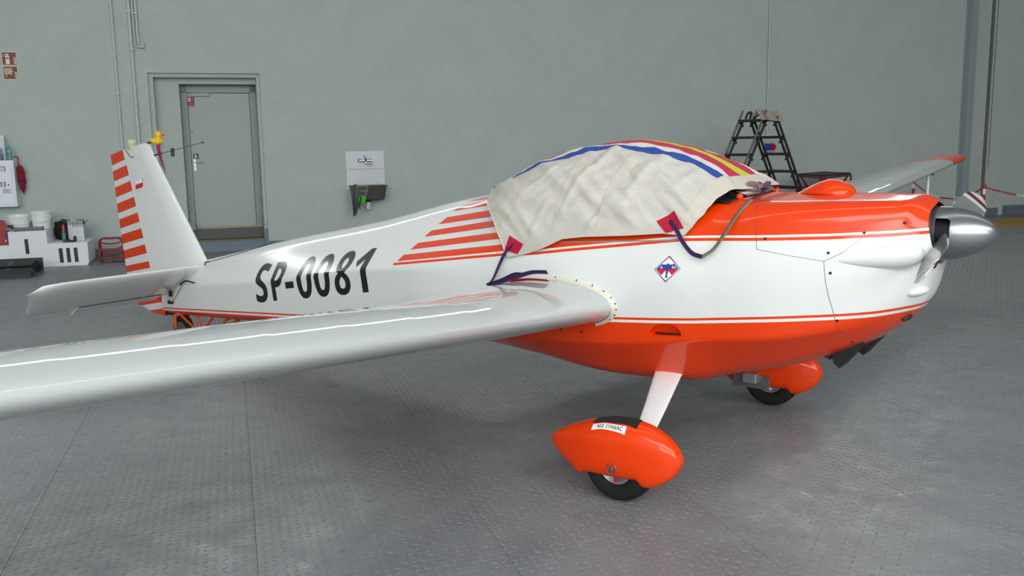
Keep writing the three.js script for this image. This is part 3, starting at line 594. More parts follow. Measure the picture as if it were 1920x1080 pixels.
// ---- fin, rudder, tailplane
{
  const LEx = (y) => lerp(-4.474, -5.207, (y - 0.735) / 0.974), HX = (y) => lerp(-5.11, -5.573, (y - 0.2) / 1.482);
  const TEp = [[0.2, -5.3], [0.295, -5.66], [0.56, -5.716], [1.1, -5.777], [1.613, -5.821], [1.7, -5.83]], TEx = (y) => { let i = 0; while (i < 4 && y > TEp[i + 1][0]) i++; return lerp(TEp[i][1], TEp[i + 1][1], (y - TEp[i][0]) / (TEp[i + 1][0] - TEp[i][0])); };
  const rows = [];
  for (let i = 0; i <= 40; i++) {
    const y0 = lerp(0.6, 1.7, i / 40), th = lerp(0.058, 0.031, i / 40), top = i === 40, r = [];
    const le = Math.min(LEx(y0), -4.44), hx = HX(y0), hh = lerp(0.052, 0.027, i / 40);
    for (let k = 0; k <= 20; k++) { const u = 1 - k / 20, s = u * u, x = lerp(le, hx, s), z = lerp(th * Math.sqrt(s) * 2.2 * (1 - 0.55 * s), hh, smooth(0.5, 1, s)); const dip = 0.055 * s * smooth(0.8, 1, i / 40); r.push(V(x, y0 - dip + 0.012 * smooth(0.9, 1, i / 40), Math.min(z, th))); }
    rows.push([...r, ...r.slice(0, -1).reverse().map((p) => V(p.x, p.y, -p.z))]);
  }
  const fin = mesh('fin', toCreasedNormals(skin(rows, true, true, true), 0.7), mat.white, plane, 'white fin with a small white and red flag');
  mesh('flag', (() => { const w = 0.118, h = 0.078, g = bx(w, h, 0.002, 0, 0, 0, 0.0008, 1); plateUV(g, w, h); const m = new THREE.Matrix4().makeShear(0.2, 0, 0, 0, 0, 0); g.applyMatrix4(new THREE.Matrix4().set(1, 0.13, 0, 0, 0.2, 1, 0, 0, 0, 0, 1, 0, 0, 0, 0, 1)); g.rotateY(-0.02); g.translate(-5.328, 1.36, 0.0425); return g; })(), M('#fff', 0.35, { map: canvasTex(96, 64, (c) => { c.fillStyle = '#6a6a8a'; c.fillRect(0, 0, 96, 64); c.fillStyle = '#eeeef2'; c.fillRect(1, 1, 94, 31); c.fillStyle = '#e0061f'; c.fillRect(1, 32, 94, 31); }) }), fin, 'white over red flag');
  mesh('aerial_wire', tube([V(-5.541, 1.668, 0.028), V(-5.5, 1.635, 0.032), V(-5.443, 1.593, 0.036), V(-5.38, 1.59, 0.038)], 0.003, 24, 6), mat.black, fin);
  const bc = mesh('beacon', lathe([[0.0, 0.086], [0.03, 0.083], [0.037, 0.07], [0.04, 0.0], [0, 0]], 24), new THREE.MeshPhysicalMaterial({ color: '#d8d2b0', roughness: 0.15, transmission: 0.3, thickness: 0.02, ior: 1.45 }), fin, 'clear beacon lamp on the fin top'); bc.position.set(-5.462, 1.655, 0);
  mesh('lamp', rod(V(0, 0.002, 0), V(0, 0.05, 0), 0.012), mat.steel, bc);
  // rudder: striped, print by height
  const rr = [];
  for (let i = 0; i <= 60; i++) {
    const v = i / 60, y0 = lerp(0.21, 1.655, v), hx = HX(y0) - 0.003, te = TEx(y0), r = [], hh = lerp(0.051, 0.0265, clamp((y0 - 0.6) / 1.1)) * (y0 < 0.6 ? lerp(0.6, 1, clamp((y0 - 0.2) / 0.4)) : 1);
    const drop = (u) => (v > 0.93 ? -0.045 * u * smooth(0.93, 1, v) : v < 0.1 ? 0 : 0);
    for (let k = 0; k <= 12; k++) { const u = k / 12; r.push(V(lerp(hx, te, u), y0 + drop(u), lerp(hh, 0.003, u))); }
    rr.push([...r, ...r.slice().reverse().map((p) => V(p.x, p.y, -p.z))]);
  }
  const rg = toCreasedNormals(skin(rr, true, true, true), 0.7), rp = rg.attributes.position, ru = rg.attributes.uv;
  for (let i = 0; i < rp.count; i++) ru.setXY(i, (rp.getX(i) + 5.9) / 0.9, (rp.getY(i) - 0.15) / 1.6);
  const tex = canvasTex(1024, 2048, (c, W, H) => {
    const X = (x) => (x + 5.9) / 0.9 * W, Y = (y) => H - (y - 0.15) / 1.6 * H;
    c.fillStyle = WHITE; c.fillRect(0, 0, W, H); c.fillStyle = ORANGE;
    for (const [y, s, h] of [[1.613, 0.2, 0.095], [1.465, 0.205, 0.093], [1.316, 0.208, 0.09], [1.168, 0.208, 0.087], [1.022, 0.21, 0.085], [0.881, 0.195, 0.086], [0.735, 0.19, 0.08], [0.592, 0.17, 0.06], [0.445, 0.175, 0.07], [0.266, 0.182, 0.06], [0.15, 0.18, 0.08]]) {
      c.beginPath(); c.moveTo(X(-5.9), Y(y - 0.1 * s)); c.lineTo(X(-5), Y(y + 0.8 * s)); c.lineTo(X(-5), Y(y + 0.8 * s - h)); c.lineTo(X(-5.9), Y(y - 0.1 * s - h)); c.fill();
    }
  });
  const rud = mesh('rudder', rg, gloss('#ffffff', { map: tex, specularIntensity: 0.3, clearcoat: 0.5 }), plane, 'white rudder with orange horizontal bars');
  mesh('hinge', join(rod(V(HX(1.405), 1.36, 0.0), V(HX(1.405), 1.45, 0), 0.026, 0.026, 14)), mat.black, rud);
  // all moving tailplane, drooping at the back
  for (const side of [1, -1]) {
    const al = rad(27), rowsT = [], f = naca(0.165, 0.01, 0.4);
    const N = 50;
    for (let i = 0; i <= N; i++) {
      const z = lerp(0.05, 1.42, i / N), e = clamp((z - 1.15) / 0.27), s0 = 0.15 * (1 - Math.sqrt(Math.max(0, 1 - e * e))), s1 = z > 1.24 ? lerp(0.66, s0 + 0.012, (z - 1.24) / 0.18) : 0.66, c = s1 - s0, r = [];
      for (let k = 0; k < 56; k++) { const a = k / 28, top = a <= 1, w = top ? 1 - a : a - 1, s = w * w, [u, l] = f(s), th = (top ? u : l) * 0.66 * Math.sqrt(clamp(1.02 - e ** 3)) * Math.min(1, c / 0.3), xs = s0 + s * c; r.push(V(-4.475 - xs * Math.cos(al) + th * Math.sin(al), 0.69 - xs * Math.sin(al) + th * Math.cos(al), z * side)); }
      rowsT.push(r);
    }
    const tp = mesh('tailplane', skin(rowsT, true, true, true, side < 0), mat.white, plane, side > 0 ? 'near white tailplane half tilted nose up' : 'far white tailplane half');
    const at = (s, z, h) => V(-4.475 - s * Math.cos(al) + h * Math.sin(al), 0.69 - s * Math.sin(al) + h * Math.cos(al), z * side);
    const tab = mesh('trim_tab', skin([[at(0.56, 0.12, -0.004), at(0.57, 0.12, -0.02), at(0.715, 0.12, -0.006), at(0.715, 0.12, -0.001)], [at(0.56, 0.85, -0.004), at(0.57, 0.85, -0.02), at(0.715, 0.85, -0.006), at(0.715, 0.85, -0.001)]].map((r) => r), true, true, true), mat.white, tp, 'narrow trim tab along the trailing edge');
    mesh('tab_hinge', rod(at(0.563, 0.12, -0.018), at(0.563, 0.85, -0.018), 0.004, 0.004, 8), M('#4b4440', 0.8), tab);
    if (side > 0) mesh('tab_horn', bar(at(0.6, 0.855, -0.015), at(0.68, 0.86, -0.035), 0.006, 0.012), mat.cream, tab);
  }
  mesh('tail_strut', join(tube([V(-4.93, 0.36, 0.07), V(-4.8, 0.45, 0.1), V(-4.7, 0.53, 0.12)], 0.011, 16, 10)), mat.cream, plane, 'cream control rod under the tailplane');
  mesh('rod_fitting', bx(0.05, 0.03, 0.03, -4.94, 0.35, 0.07, 0.006), mat.black, plane); mesh('control_cable', tube([V(-4.7, 0.53, 0.12), V(-4.62, 0.565, 0.12), V(-4.5, 0.56, 0.12)], 0.006, 12, 8), mat.black, plane); mesh('rod_fitting', bx(0.035, 0.05, 0.02, -4.9, 0.43, 0.09, 0.006), mat.black, plane);
  mesh('fin_gap_cable', tube([V(-4.3, 0.74, 0.12), V(-3.9, 0.83, 0.15), V(-3.5, 0.935, 0.1)], 0.003, 16, 6), mat.darkmetal, plane);
  mesh('root_clip', tube([V(-4.3, 0.72, 0.14), V(-4.27, 0.75, 0.15), V(-4.24, 0.755, 0.14)], 0.006, 10, 6), mat.steel, plane);
  // pitot probe on the fin top, long aerial on its nose
  mesh('pitot_tube', join(rod(V(-5.25, 1.7, 0), V(-5.14, 1.713, 0), 0.007), rod(V(-5.25, 1.7, 0), V(-5.2, 1.706, 0), 0.012)), mat.black, plane);
  mesh('probe_rod', join(rod(V(-5.14, 1.602, 0), V(-4.42, 1.702, 0), 0.0022), rod(V(-5.14, 1.602, 0), V(-5.02, 1.618, 0), 0.007), new THREE.SphereGeometry(0.008, 10, 8).translate(-4.42, 1.702, 0)), mat.darkmetal, plane, 'thin probe rod sticking out ahead of the fin');
}
// ---- tail wheel
{
  const o = { t: M('#d2430a', 0.45) };
  mesh('tail_spring', join(bx(0.2, 0.03, 0.03, -5.1, 0.232, 0, 0.008), bx(0.09, 0.03, 0.035, -5.15, 0.222, 0, 0.01)), mat.black, plane, 'black tow fitting at the tail end');
  for (const s of [1, -1]) mesh('tail_wheel_fork', rod(V(-4.9, 0.25, s * 0.06), V(-4.9, 0.12, s * 0.065), 0.013), o.t, plane);
  mesh('tail_wheel_frame', join(rod(V(-4.88, 0.25, 0.03), V(-4.59, 0.1, 0.03), 0.011), rod(V(-4.61, 0.28, 0.03), V(-4.59, 0.1, 0.03), 0.011), rod(V(-4.59, 0.1, 0.03), V(-4.4, 0.27, 0.03), 0.011)), o.t, plane, 'orange tubes braced ahead of the tail wheel');
  for (const d of [0, 0.12]) mesh('hook', tube([V(-4.17 + d, 0.28, 0.03), V(-4.25 + d, 0.24, 0.03), V(-4.29 + d, 0.14, 0.03)], 0.011, 14, 8), o.t, plane, 'orange bent tube under the tail');
  const w = tyre(0.118, 0.07); w.tyre.translate(-4.88, 0.118, 0); w.rim.translate(-4.88, 0.118, 0);
  const tw = mesh('tail_wheel', w.tyre, mat.rubber, plane); mesh('hub', w.rim, mat.steel, tw);
}
function tyre(R, w) {                                   // axle along z
  const p = [], r = R * 0.52; for (let i = 0; i <= 20; i++) { const a = -Math.PI / 2 + Math.PI * i / 20; p.push([R - w * 0.42 * (1 - Math.pow(Math.cos(a), 0.7)) * 0.9, Math.sin(a) * w / 2]); }
  const t = lathe([[r, -w * 0.42], [R - w * 0.5, -w / 2], ...p.slice(1, -1), [R - w * 0.5, w / 2], [r, w * 0.42], [r, -w * 0.42]], 56); t.rotateX(Math.PI / 2);
  const rim = [lathe([[0, -w * 0.4], [r * 0.3, -w * 0.42], [r * 0.34, -w * 0.3], [r * 0.8, -w * 0.28], [r * 0.86, -w * 0.42], [r, -w * 0.43], [r, w * 0.43], [r * 0.86, w * 0.42], [r * 0.8, w * 0.28], [r * 0.34, w * 0.3], [r * 0.3, w * 0.42], [0, w * 0.4]], 40)];
  for (let k = 0; k < 8; k++) { const a = k / 8 * 2 * Math.PI; for (const s of [-1, 1]) { const g = plain(r * 0.6, w * 0.1, r * 0.14, r * 0.58, s * w * 0.34, 0); g.rotateY(a); rim.push(g); } }
  const g = join(rim); g.rotateX(Math.PI / 2);
  return { tyre: t, rim: g };
}
// ---- main gear: sprung leg, wheel and streamlined fairing on each side
for (const side of [1, -1]) {
  const zc = 0.94, s = side;
  const legRow = (x0, x1, y, z, t) => { const r = []; const cx = (x0 + x1) / 2, h = (x1 - x0) / 2; for (let k = 0; k < 20; k++) { const a = k / 20 * 2 * Math.PI; r.push(V(cx + h * Math.sign(Math.cos(a)) * Math.pow(Math.abs(Math.cos(a)), 0.7), y + t * Math.sin(a) * 0.8, (z - t * 0.4 * Math.sin(a)) * s)); } return r; };
  mesh('gear_leg', skin([legRow(-0.158, 0.02, 0.475, 0.25, 0.02), legRow(-0.145, 0.008, 0.448, 0.3, 0.02), legRow(-0.03, 0.09, 0.37, 0.62, 0.017), legRow(0.05, 0.145, 0.305, 0.86, 0.015)], true, true, true, s < 0), mat.whitepaint, plane, 'white sprung undercarriage leg');
  mesh('leg_sleeve', skin([legRow(-0.165, 0.026, 0.476, 0.262, 0.026), legRow(-0.155, 0.02, 0.462, 0.288, 0.025)], true, true, true, s < 0), M('#7c7470', 0.8), plane);
  // fairing
  const X0 = -0.36, X1 = 0.335, rows = [];
  const tp = [[-0.36, 0.245], [-0.33, 0.272], [-0.26, 0.31], [-0.15, 0.353], [-0.03, 0.382], [0.08, 0.39], [0.17, 0.377], [0.25, 0.343], [0.3, 0.305], [0.325, 0.27], [0.335, 0.243]];
  const bp = [[-0.36, 0.235], [-0.33, 0.2], [-0.27, 0.155], [-0.165, 0.096], [-0.14, 0.116], [0.14, 0.126], [0.16, 0.1], [0.19, 0.1], [0.25, 0.125], [0.3, 0.165], [0.325, 0.205], [0.335, 0.235]];
  const xs = []; for (let i = 0; i <= 60; i++) xs.push(X0 + (X1 - X0) * (0.5 - 0.5 * Math.cos(Math.PI * i / 60)));
  for (const x of xs) {
    const u = (x - X0) / (X1 - X0), yt = poly(tp, x), yb = poly(bp, x), h = 0.103 * Math.pow(clamp(Math.sin(Math.PI * Math.pow(u, 0.82))), 0.42) * (0.75 + 0.25 * smooth(0, 0.5, u)), ym = lerp(yb, yt, 0.5), r = [];
    for (let k = 0; k < 48; k++) { const a = k / 48 * 2 * Math.PI, c = Math.cos(a), d = Math.sin(a), up = d > 0, e = up ? 0.72 : 0.3; r.push(V(x, ym + (up ? yt - ym : ym - yb) * Math.sign(d) * Math.pow(Math.abs(d), up ? 0.8 : 0.45), s * (zc + Math.max(h, 0.004) * Math.sign(c) * Math.pow(Math.abs(c), up ? 0.62 : 0.3) * (up ? 1 : 1 - 0.12 * Math.abs(d))))); }
    rows.push(r);
  }
  const fair = mesh('wheel_fairing', skin(rows, true, true, true, s > 0), mat.orange, plane, s > 0 ? 'near orange wheel fairing with black grip pad and white label' : 'far orange wheel fairing with grey mounting plate');
  const fy = (x, z) => { const yt = poly(tp, x), yb = poly(bp, x), ym = (yt + yb) / 2, u = (x - X0) / (X1 - X0), h = 0.103 * Math.pow(Math.sin(Math.PI * Math.pow(u, 0.82)), 0.42) * (0.75 + 0.25 * smooth(0, 0.5, u)), q = Math.pow(clamp(Math.abs(z - zc) / h, 0, 0.999), 1 / 0.62); return ym + (yt - ym) * Math.pow(Math.sqrt(1 - q * q), 0.8); };
  const pad = (x0, x1, z0, z1, lift, n = 14, shear = 0) => { const rowsP = []; for (let i = 0; i <= n; i++) { const r = []; for (let k = 0; k <= 10; k++) { const z = lerp(z0, z1, k / 10), x = lerp(x0, x1, i / n) + shear * (k / 10 - 0.5); r.push(V(x, fy(x, z) + lift, s * z)); } rowsP.push(r); } return skin(rowsP); };
  const w = tyre(0.176, 0.13); w.tyre.translate(0.02, 0.176, s * zc); w.rim.translate(0.02, 0.176, s * zc);
  const wheel = mesh('main_wheel', w.tyre, mat.rubber, plane, 'black main wheel tyre'); mesh('hub', w.rim, mat.alu, wheel, 'silver spoked hub');
  mesh('valve_mark', plain(0.022, 0.04, 0.004, 0.028, 0.118, s * (zc + 0.055)), M('#a5261a', 0.5), wheel);
  if (s > 0) {
    mesh('grip_pad', pad(-0.105, 0.125, 0.9, 0.995, 0.0025, 18, 0.02), M('#161515', 0.95), fair, 'black anti slip pad');
    const lab = pad(-0.088, 0.088, 1.003, 1.024, 0.003, 16, 0.0), lu = lab.attributes.uv, lp = lab.attributes.position;
    for (let i = 0; i < lp.count; i++) lu.setXY(i, (lp.getX(i) + 0.088) / 0.176, 1 - (lp.getZ(i) - 1.003) / 0.021);
    mesh('label', lab, M('#fff', 0.5, { map: canvasTex(512, 80, (c) => { c.fillStyle = '#eceef0'; c.fillRect(0, 0, 512, 80); c.fillStyle = '#1c1c1e'; c.font = 'bold 66px sans-serif'; c.textAlign = 'center'; c.fillText('NIE STAWAĆ', 270, 64); }) }), fair, 'white label reading NIE STAWAĆ');
    mesh('axle_cap', join(rod(V(0.03, 0.176, 1.03), V(0.03, 0.176, 1.055), 0.011, 0.009, 16), rod(V(0.03, 0.176, 1.03), V(0.03, 0.176, 1.046), 0.0155, 0.015, 6), new THREE.TorusGeometry(0.027, 0.0015, 6, 28).translate(0.03, 0.176, 1.0425)), mat.steel, fair, 'steel axle nut');
  } else {
    mesh('mounting_plate', join(bx(0.235, 0.085, 0.012, -0.07, 0.16, -0.83, 0.004), ...[[-0.165, 0.19], [0.025, 0.19], [-0.165, 0.13], [0.025, 0.13]].map(([x, y]) => rod(V(x, y, -0.83), V(x, y, -0.818), 0.008, 0.008, 10))), M('#76797d', 0.45, { metalness: 0.6 }), fair, 'grey bolted mounting plate');
    mesh('axle_block', bx(0.09, 0.06, 0.07, -0.06, 0.19, -0.8, 0.008), mat.alu, fair);
  }
}
// ---------------------------------------------------------------- cloth cover over the canopy
const TOPL = [[-1.6, 1.33], [-1.5, 1.355], [-1.374, 1.395], [-1.13, 1.509], [-0.94, 1.572], [-0.753, 1.616], [-0.6, 1.643], [-0.441, 1.656], [-0.32, 1.651], [-0.213, 1.633], [-0.1, 1.607], [0.004, 1.573], [0.1, 1.528], [0.182, 1.478], [0.312, 1.407], [0.4, 1.392]];
function domePoint(x, s, off) {                         // s 0 at the side (y = 1.06) .. 1 on the ridge
  const top = poly(TOPL, x) - 0.014, y0 = 1.06, W = fusZ(x, 1.06), n = lerp(1.55, 2.35, smooth(-1.5, -0.75, x)) + 0.9 * smooth(0.0, 0.3, x), a = s * Math.PI / 2, pw = 2 / n;
  let z = W * Math.pow(Math.max(0, Math.cos(a)), pw), y = y0 + (top - y0) * Math.pow(Math.sin(a), pw);
  const fz = fusZ(x, y); if (z < fz) z = fz;
  const nz = Math.cos(a), ny = Math.sin(a);
  return V(x, y + ny * off, z + nz * off);
}
const YEDGE = [[-1.5, 1.0], [-0.93, 1.035], [-0.8, 1.065], [-0.7, 1.1], [-0.585, 1.15], [-0.45, 1.168], [-0.2, 1.185], [0, 1.203], [0.1, 1.197], [0.35, 1.2]];
function coverPoint(x, s) {
  const ye = poly(YEDGE, clamp(x, -0.93, 0.1));
  let s0 = 0;                                           // where the edge lies on the dome
  if (ye > 1.06) { let a = 0, b = 0.9; for (let k = 0; k < 14; k++) { const m = (a + b) / 2; domePoint(x, m, 0).y < ye ? a = m : b = m; } s0 = a; }
  const p = domePoint(x, lerp(s0, 1, s), 0.014);
  if (ye < 1.06 && s < 0.06) { const t = 1 - s / 0.06; p.y = lerp(p.y, ye, t); p.z = Math.max(p.z, fusZ(x, p.y) + 0.014); }
  return p;
}
const XA = [[0, -0.945], [0.05, -0.99], [0.45, -1.215], [0.75, -1.33], [1, -1.47]], XB = [[0, 0.105], [0.06, 0.14], [0.2, 0.19], [0.4, 0.225], [0.62, 0.255], [0.8, 0.29], [1, 0.318]];
const fold = (x, s) => {
  const f = (ang, len, wid, k) => { const c = Math.cos(ang), d = Math.sin(ang); return noise((x * c + s * 1.1 * d) * wid, (-x * d + s * 1.1 * c) * len, k); };
  const edge = smooth(0, 0.12, s) * smooth(-1.45, -1.2, x) * (1 - smooth(0.15, 0.3, x) * 0.7), ridge = 1 - 0.75 * smooth(0.72, 0.95, s);
  let d = 0.022 * f(0.95, 1.2, 7, 2) + 0.011 * f(0.6, 1.4, 15, 7) + 0.004 * f(-0.7, 3, 16, 11) + 0.0015 * noise(x * 40, s * 45, 3);
  const crease = (x0, s0, x1, s1, w, h) => { const L = Math.hypot(x1 - x0, s1 - s0), t = ((x - x0) * (x1 - x0) + (s - s0) * (s1 - s0)) / (L * L), q = Math.hypot(x - x0 - (x1 - x0) * clamp(t), s - s0 - (s1 - s0) * clamp(t)); return h * Math.exp(-((q / w) ** 2)) * Math.sin(Math.PI * clamp(t * 0.9 + 0.05)); };
  d += crease(-0.55, 0.35, -0.33, 0.85, 0.035, 0.014) + crease(-0.25, 0.2, -0.1, 0.75, 0.03, 0.012) + crease(0.0, 0.3, 0.08, 0.72, 0.025, 0.009) + crease(-0.42, 0.1, -0.2, 0.62, 0.028, -0.008) + crease(-0.95, 0.35, -0.72, 0.6, 0.03, 0.007) + crease(-0.62, 0.12, -0.5, 0.5, 0.02, 0.008) + crease(-0.45, 0.02, -0.35, 0.16, 0.016, 0.012) + crease(-0.8, 0.05, -0.7, 0.3, 0.02, 0.007);
  return d * edge * ridge + 0.004 * noise(x * 9, s * 3, 20) * (1 - edge);
};
function coverAt(x, s, side = 1, lift = 0) {
  const p = coverPoint(x, s), a = coverPoint(x + 0.004, s), b = coverPoint(x, Math.min(1, s + 0.01)), c = coverPoint(x, Math.max(0, s - 0.01));
  const n = a.sub(p).cross(b.sub(c)).normalize(); if (n.z < 0 && s < 0.95) n.negate(); if (s >= 0.95) { if (n.y < 0) n.negate(); n.z *= (1 - s) / 0.05; n.x *= 0.6; n.normalize(); }
  p.addScaledVector(n, Math.max(fold(x * 1, s), -0.009) + lift + 0.002); p.z *= side; return p;
}
{
  const cover = thing('canopy_cover', 'cream cloth cover with blue, pink and yellow stripes draped over the cockpit canopy', 'cover', PLANE_AT, PLANE_TURN);
  const NX = 170, NS = 90, rows = [];
  const xAt = (i, s) => lerp(poly(XA, s), poly(XB, s), i / NX);
  for (let i = 0; i <= NX; i++) {
    const r = [];
    for (let k = 0; k <= NS; k++) { const s = k / NS; r.push(coverAt(xAt(i, s), s, 1)); }
    for (let k = NS - 1; k >= 0; k--) { const s = k / NS; r.push(coverAt(xAt(i, s), s + 0, -1)); }
    rows.push(r);
  }
  const g = skin(rows), C = 2 * NS + 1;
  const uvp = g.attributes.uv; for (let i = 0; i <= NX; i++) for (let k = 0; k < C; k++) { const p = rows[i][k]; uvp.setXY(i * C + k, (p.x + 1.5) / 1.85, k / (C - 1)); }
  // the stripes are sewn on at fixed distances from the ridge: found on the section by arc length
  const arcOf = (k) => { const i = Math.round(NX * 0.55); let L = 0; for (let j = NS; j > k; j--) L += rows[i][j].distanceTo(rows[i][j - 1]); return L; };
  const kAt = (d) => { let k = NS; while (k > 0 && arcOf(k) < d) k--; return k; };
  const cloth = canvasTex(1024, 2048, (c, W, H) => {
    c.fillStyle = '#c6c0b9'; c.fillRect(0, 0, W, H);
    const q = rng(31);
    for (let i = 0; i < 900; i++) { c.fillStyle = q() < 0.5 ? `rgba(150,135,115,${0.012 + q() * 0.025})` : `rgba(240,236,230,${0.02 + q() * 0.03})`; c.beginPath(); c.ellipse(q() * W, q() * H, 10 + q() * 70, 6 + q() * 40, q() * 3, 0, 7); c.fill(); }
    for (let i = 0; i < 26; i++) { c.fillStyle = `rgba(95,80,65,${0.1 + q() * 0.2})`; c.beginPath(); c.ellipse(q() * W, q() * H, 2 + q() * 5, 1 + q() * 3, q() * 3, 0, 7); c.fill(); }
    c.strokeStyle = 'rgba(178,156,110,0.75)'; c.lineWidth = 2;
    for (const f of [1, -1]) for (const P of [[[300, 0.1], [320, 0.2], [300, 0.33]], [[470, 0.05], [490, 0.25], [500, 0.36]], [[620, 0.02], [640, 0.2], [700, 0.42]], [[560, 0.14], [760, 0.16], [960, 0.15]], [[200, 0.14], [330, 0.3], [420, 0.36]]]) { c.beginPath(); P.forEach(([x, v], i) => { const y = f > 0 ? v * H : H - v * H; i ? c.lineTo(x, H - y) : c.moveTo(x, H - y); }); c.stroke(); }
    const strip = (a, b, col) => { for (const f of [1, -1]) { const v0 = kAt(a) / (C - 1), v1 = kAt(b) / (C - 1), y0 = f > 0 ? 1 - v0 : v0, y1 = f > 0 ? 1 - v1 : v1; c.fillStyle = col; c.fillRect(0, Math.min(y0, y1) * H, W, Math.abs(y1 - y0) * H + 1); } };
    strip(0.0, 0.14, '#c22a4b'); strip(0.0, 0.038, '#c3c838'); strip(0.14, 0.2, '#d9d2cc'); strip(0.2, 0.262, '#264a9c');
    c.strokeStyle = 'rgba(60,20,40,0.8)'; c.lineWidth = 3; for (const d of [0.038, 0.14, 0.2, 0.262]) for (const f of [1, -1]) { const v = kAt(d) / (C - 1), y = (f > 0 ? 1 - v : v) * H; c.beginPath(); c.moveTo(0, y); c.lineTo(W, y); c.stroke(); }
    c.fillStyle = '#d8d1c6'; c.fillRect(W * 0.972 * 0, 0, 0, H);
  });
  const weave = dataTex(64, 64, (x, y) => 0.5 + 0.5 * Math.sin(x / 64 * 6.283 * 8) * Math.sin(y / 64 * 6.283 * 8), { repeat: [60, 60] });
  const clothMat = new THREE.MeshPhysicalMaterial({ map: cloth, roughness: 0.95, bumpMap: weave, bumpScale: 0.0003, sheen: 0.25, sheenRoughness: 0.8, side: THREE.DoubleSide });
  mesh('cloth', g, clothMat, cover, 'cream cotton cloth with a striped middle');
  // hem all round
  const border = []; const push = (i, k) => border.push(rows[i][k]);
  for (let i = 0; i <= NX; i += 2) push(i, 0); for (let k = 3; k < C; k += 3) push(NX, k); for (let i = NX - 2; i >= 0; i -= 2) push(i, C - 1); for (let k = C - 4; k > 0; k -= 3) push(0, k);
  const hemMat = M('#c9c2b6', 0.95);
  mesh('hem', tube(border, 0.0045, 520, 6, true), hemMat, cover, 'cream folded hem');
  // sewn band inside the front edge
  const band = []; for (const t of [1, 0.99, 0.98, 0.97, 0.96, 0.95, 0.94]) band.push(rows[Math.round(NX * t)].map((p) => p.clone().add(V(0, 0.003, Math.sign(p.z) * 0.0025))));
  mesh('hem', skin(band), hemMat, cover);
  const sAt = (x, y) => { let a = 0, b = 1; for (let k = 0; k < 20; k++) { const m = (a + b) / 2; coverPoint(x, m).y < y ? a = m : b = m; } return a; };
  const on = (x, y, lift) => coverAt(x, sAt(x, y), 1, lift);
  const patch = (P) => { const r = []; for (let i = 0; i <= 10; i++) { const q = []; for (let k = 0; k <= 10; k++) { const u = i / 10, v = k / 10, x = lerp(lerp(P[0][0], P[1][0], u), lerp(P[3][0], P[2][0], u), v), y = lerp(lerp(P[0][1], P[1][1], u), lerp(P[3][1], P[2][1], u), v); q.push(on(x, y, 0.004)); } r.push(q); } return skin(r); };
  mesh('patch', patch([[-0.935, 1.15], [-0.838, 1.108], [-0.88, 1.05], [-0.972, 1.07]]), mat.crimson, cover, 'crimson patch above the wing root');
  mesh('patch', patch([[-0.045, 1.262], [0.045, 1.31], [0.105, 1.232], [0.015, 1.205]]), mat.crimson, cover, 'crimson patch at the lower front corner');
  // rear strap: down from the patch to the wing, then lying along it
  const wingTop = (x, z, lift) => { let a = 0, b = 1; for (let k = 0; k < 24; k++) { const m = (a + b) / 2; wingPoint(z, m, 0).x < x ? a = m : b = m; } return wingPoint(z, a, 0).add(V(0, lift, 0)); };
  const s0 = on(-0.91, 1.108, 0.006), webbing = mat.purple;
  mesh('strap', ribbon([s0, on(-0.955, 1.06, 0.012), V(-1.0, 0.99, 0.515), V(-1.04, 0.9, 0.53), wingTop(-1.07, 0.54, 0.006)], (u) => V(lerp(0.8, 0.9, u), lerp(0.5, 0.0, u), lerp(0.2, 0.5, u * u)), 0.026), webbing, cover, 'purple strap hanging to the wing');
  mesh('strap', ribbon([wingTop(-1.07, 0.54, 0.006), wingTop(-0.95, 0.56, 0.018), wingTop(-0.84, 0.58, 0.04), wingTop(-0.78, 0.585, 0.035)], (u) => V(0.15, 0.75, 0.6), 0.026), webbing, cover, 'purple strap end lying on the wing root');
  mesh('strap', ribbon([wingTop(-1.0, 0.58, 0.008), wingTop(-0.85, 0.6, 0.02), wingTop(-0.72, 0.6, 0.045), wingTop(-0.62, 0.6, 0.048)], (u) => V(0.1, 0.8, 0.55), 0.026), webbing, cover, 'second purple strap end lying on the wing root');
  mesh('strap', ribbon([wingTop(-0.85, 0.63, 0.008), wingTop(-0.7, 0.66, 0.012), wingTop(-0.56, 0.68, 0.014)], (u) => V(0.1, 0.6, 0.8), 0.022), mat.crimson, cover, 'crimson strap end lying on the wing root');
  // front strap: loop down the side and up to the knot on the cowling
  const f0 = on(0.025, 1.266, 0.008);
  mesh('strap', ribbon([f0, on(0.07, 1.225, 0.014), V(0.115, 1.165, 0.515), V(0.165, 1.118, 0.52), V(0.215, 1.104, 0.52)], (u) => V(0.9, 0.45, 0.2), 0.024), webbing, cover, 'purple strap hanging in a loop');
  mesh('strap', ribbon([V(0.215, 1.104, 0.52), V(0.265, 1.14, 0.51), V(0.31, 1.22, 0.475), V(0.345, 1.31, 0.405), V(0.37, 1.368, 0.32)], (u) => V(0.75, -0.35, 0.6), 0.024), mat.khaki, cover, 'khaki underside of the hanging strap');
  mesh('strap', ribbon([V(0.37, 1.368, 0.32), V(0.385, 1.388, 0.25), V(0.375, 1.402, 0.18), V(0.345, 1.414, 0.125)], (u) => V(1, 0.1, 0.3), 0.024), webbing, cover);
  const K = (a, b, c) => V(0.335 + a * 0.62, 1.412 + b * 0.62, 0.12 + c * 0.62);
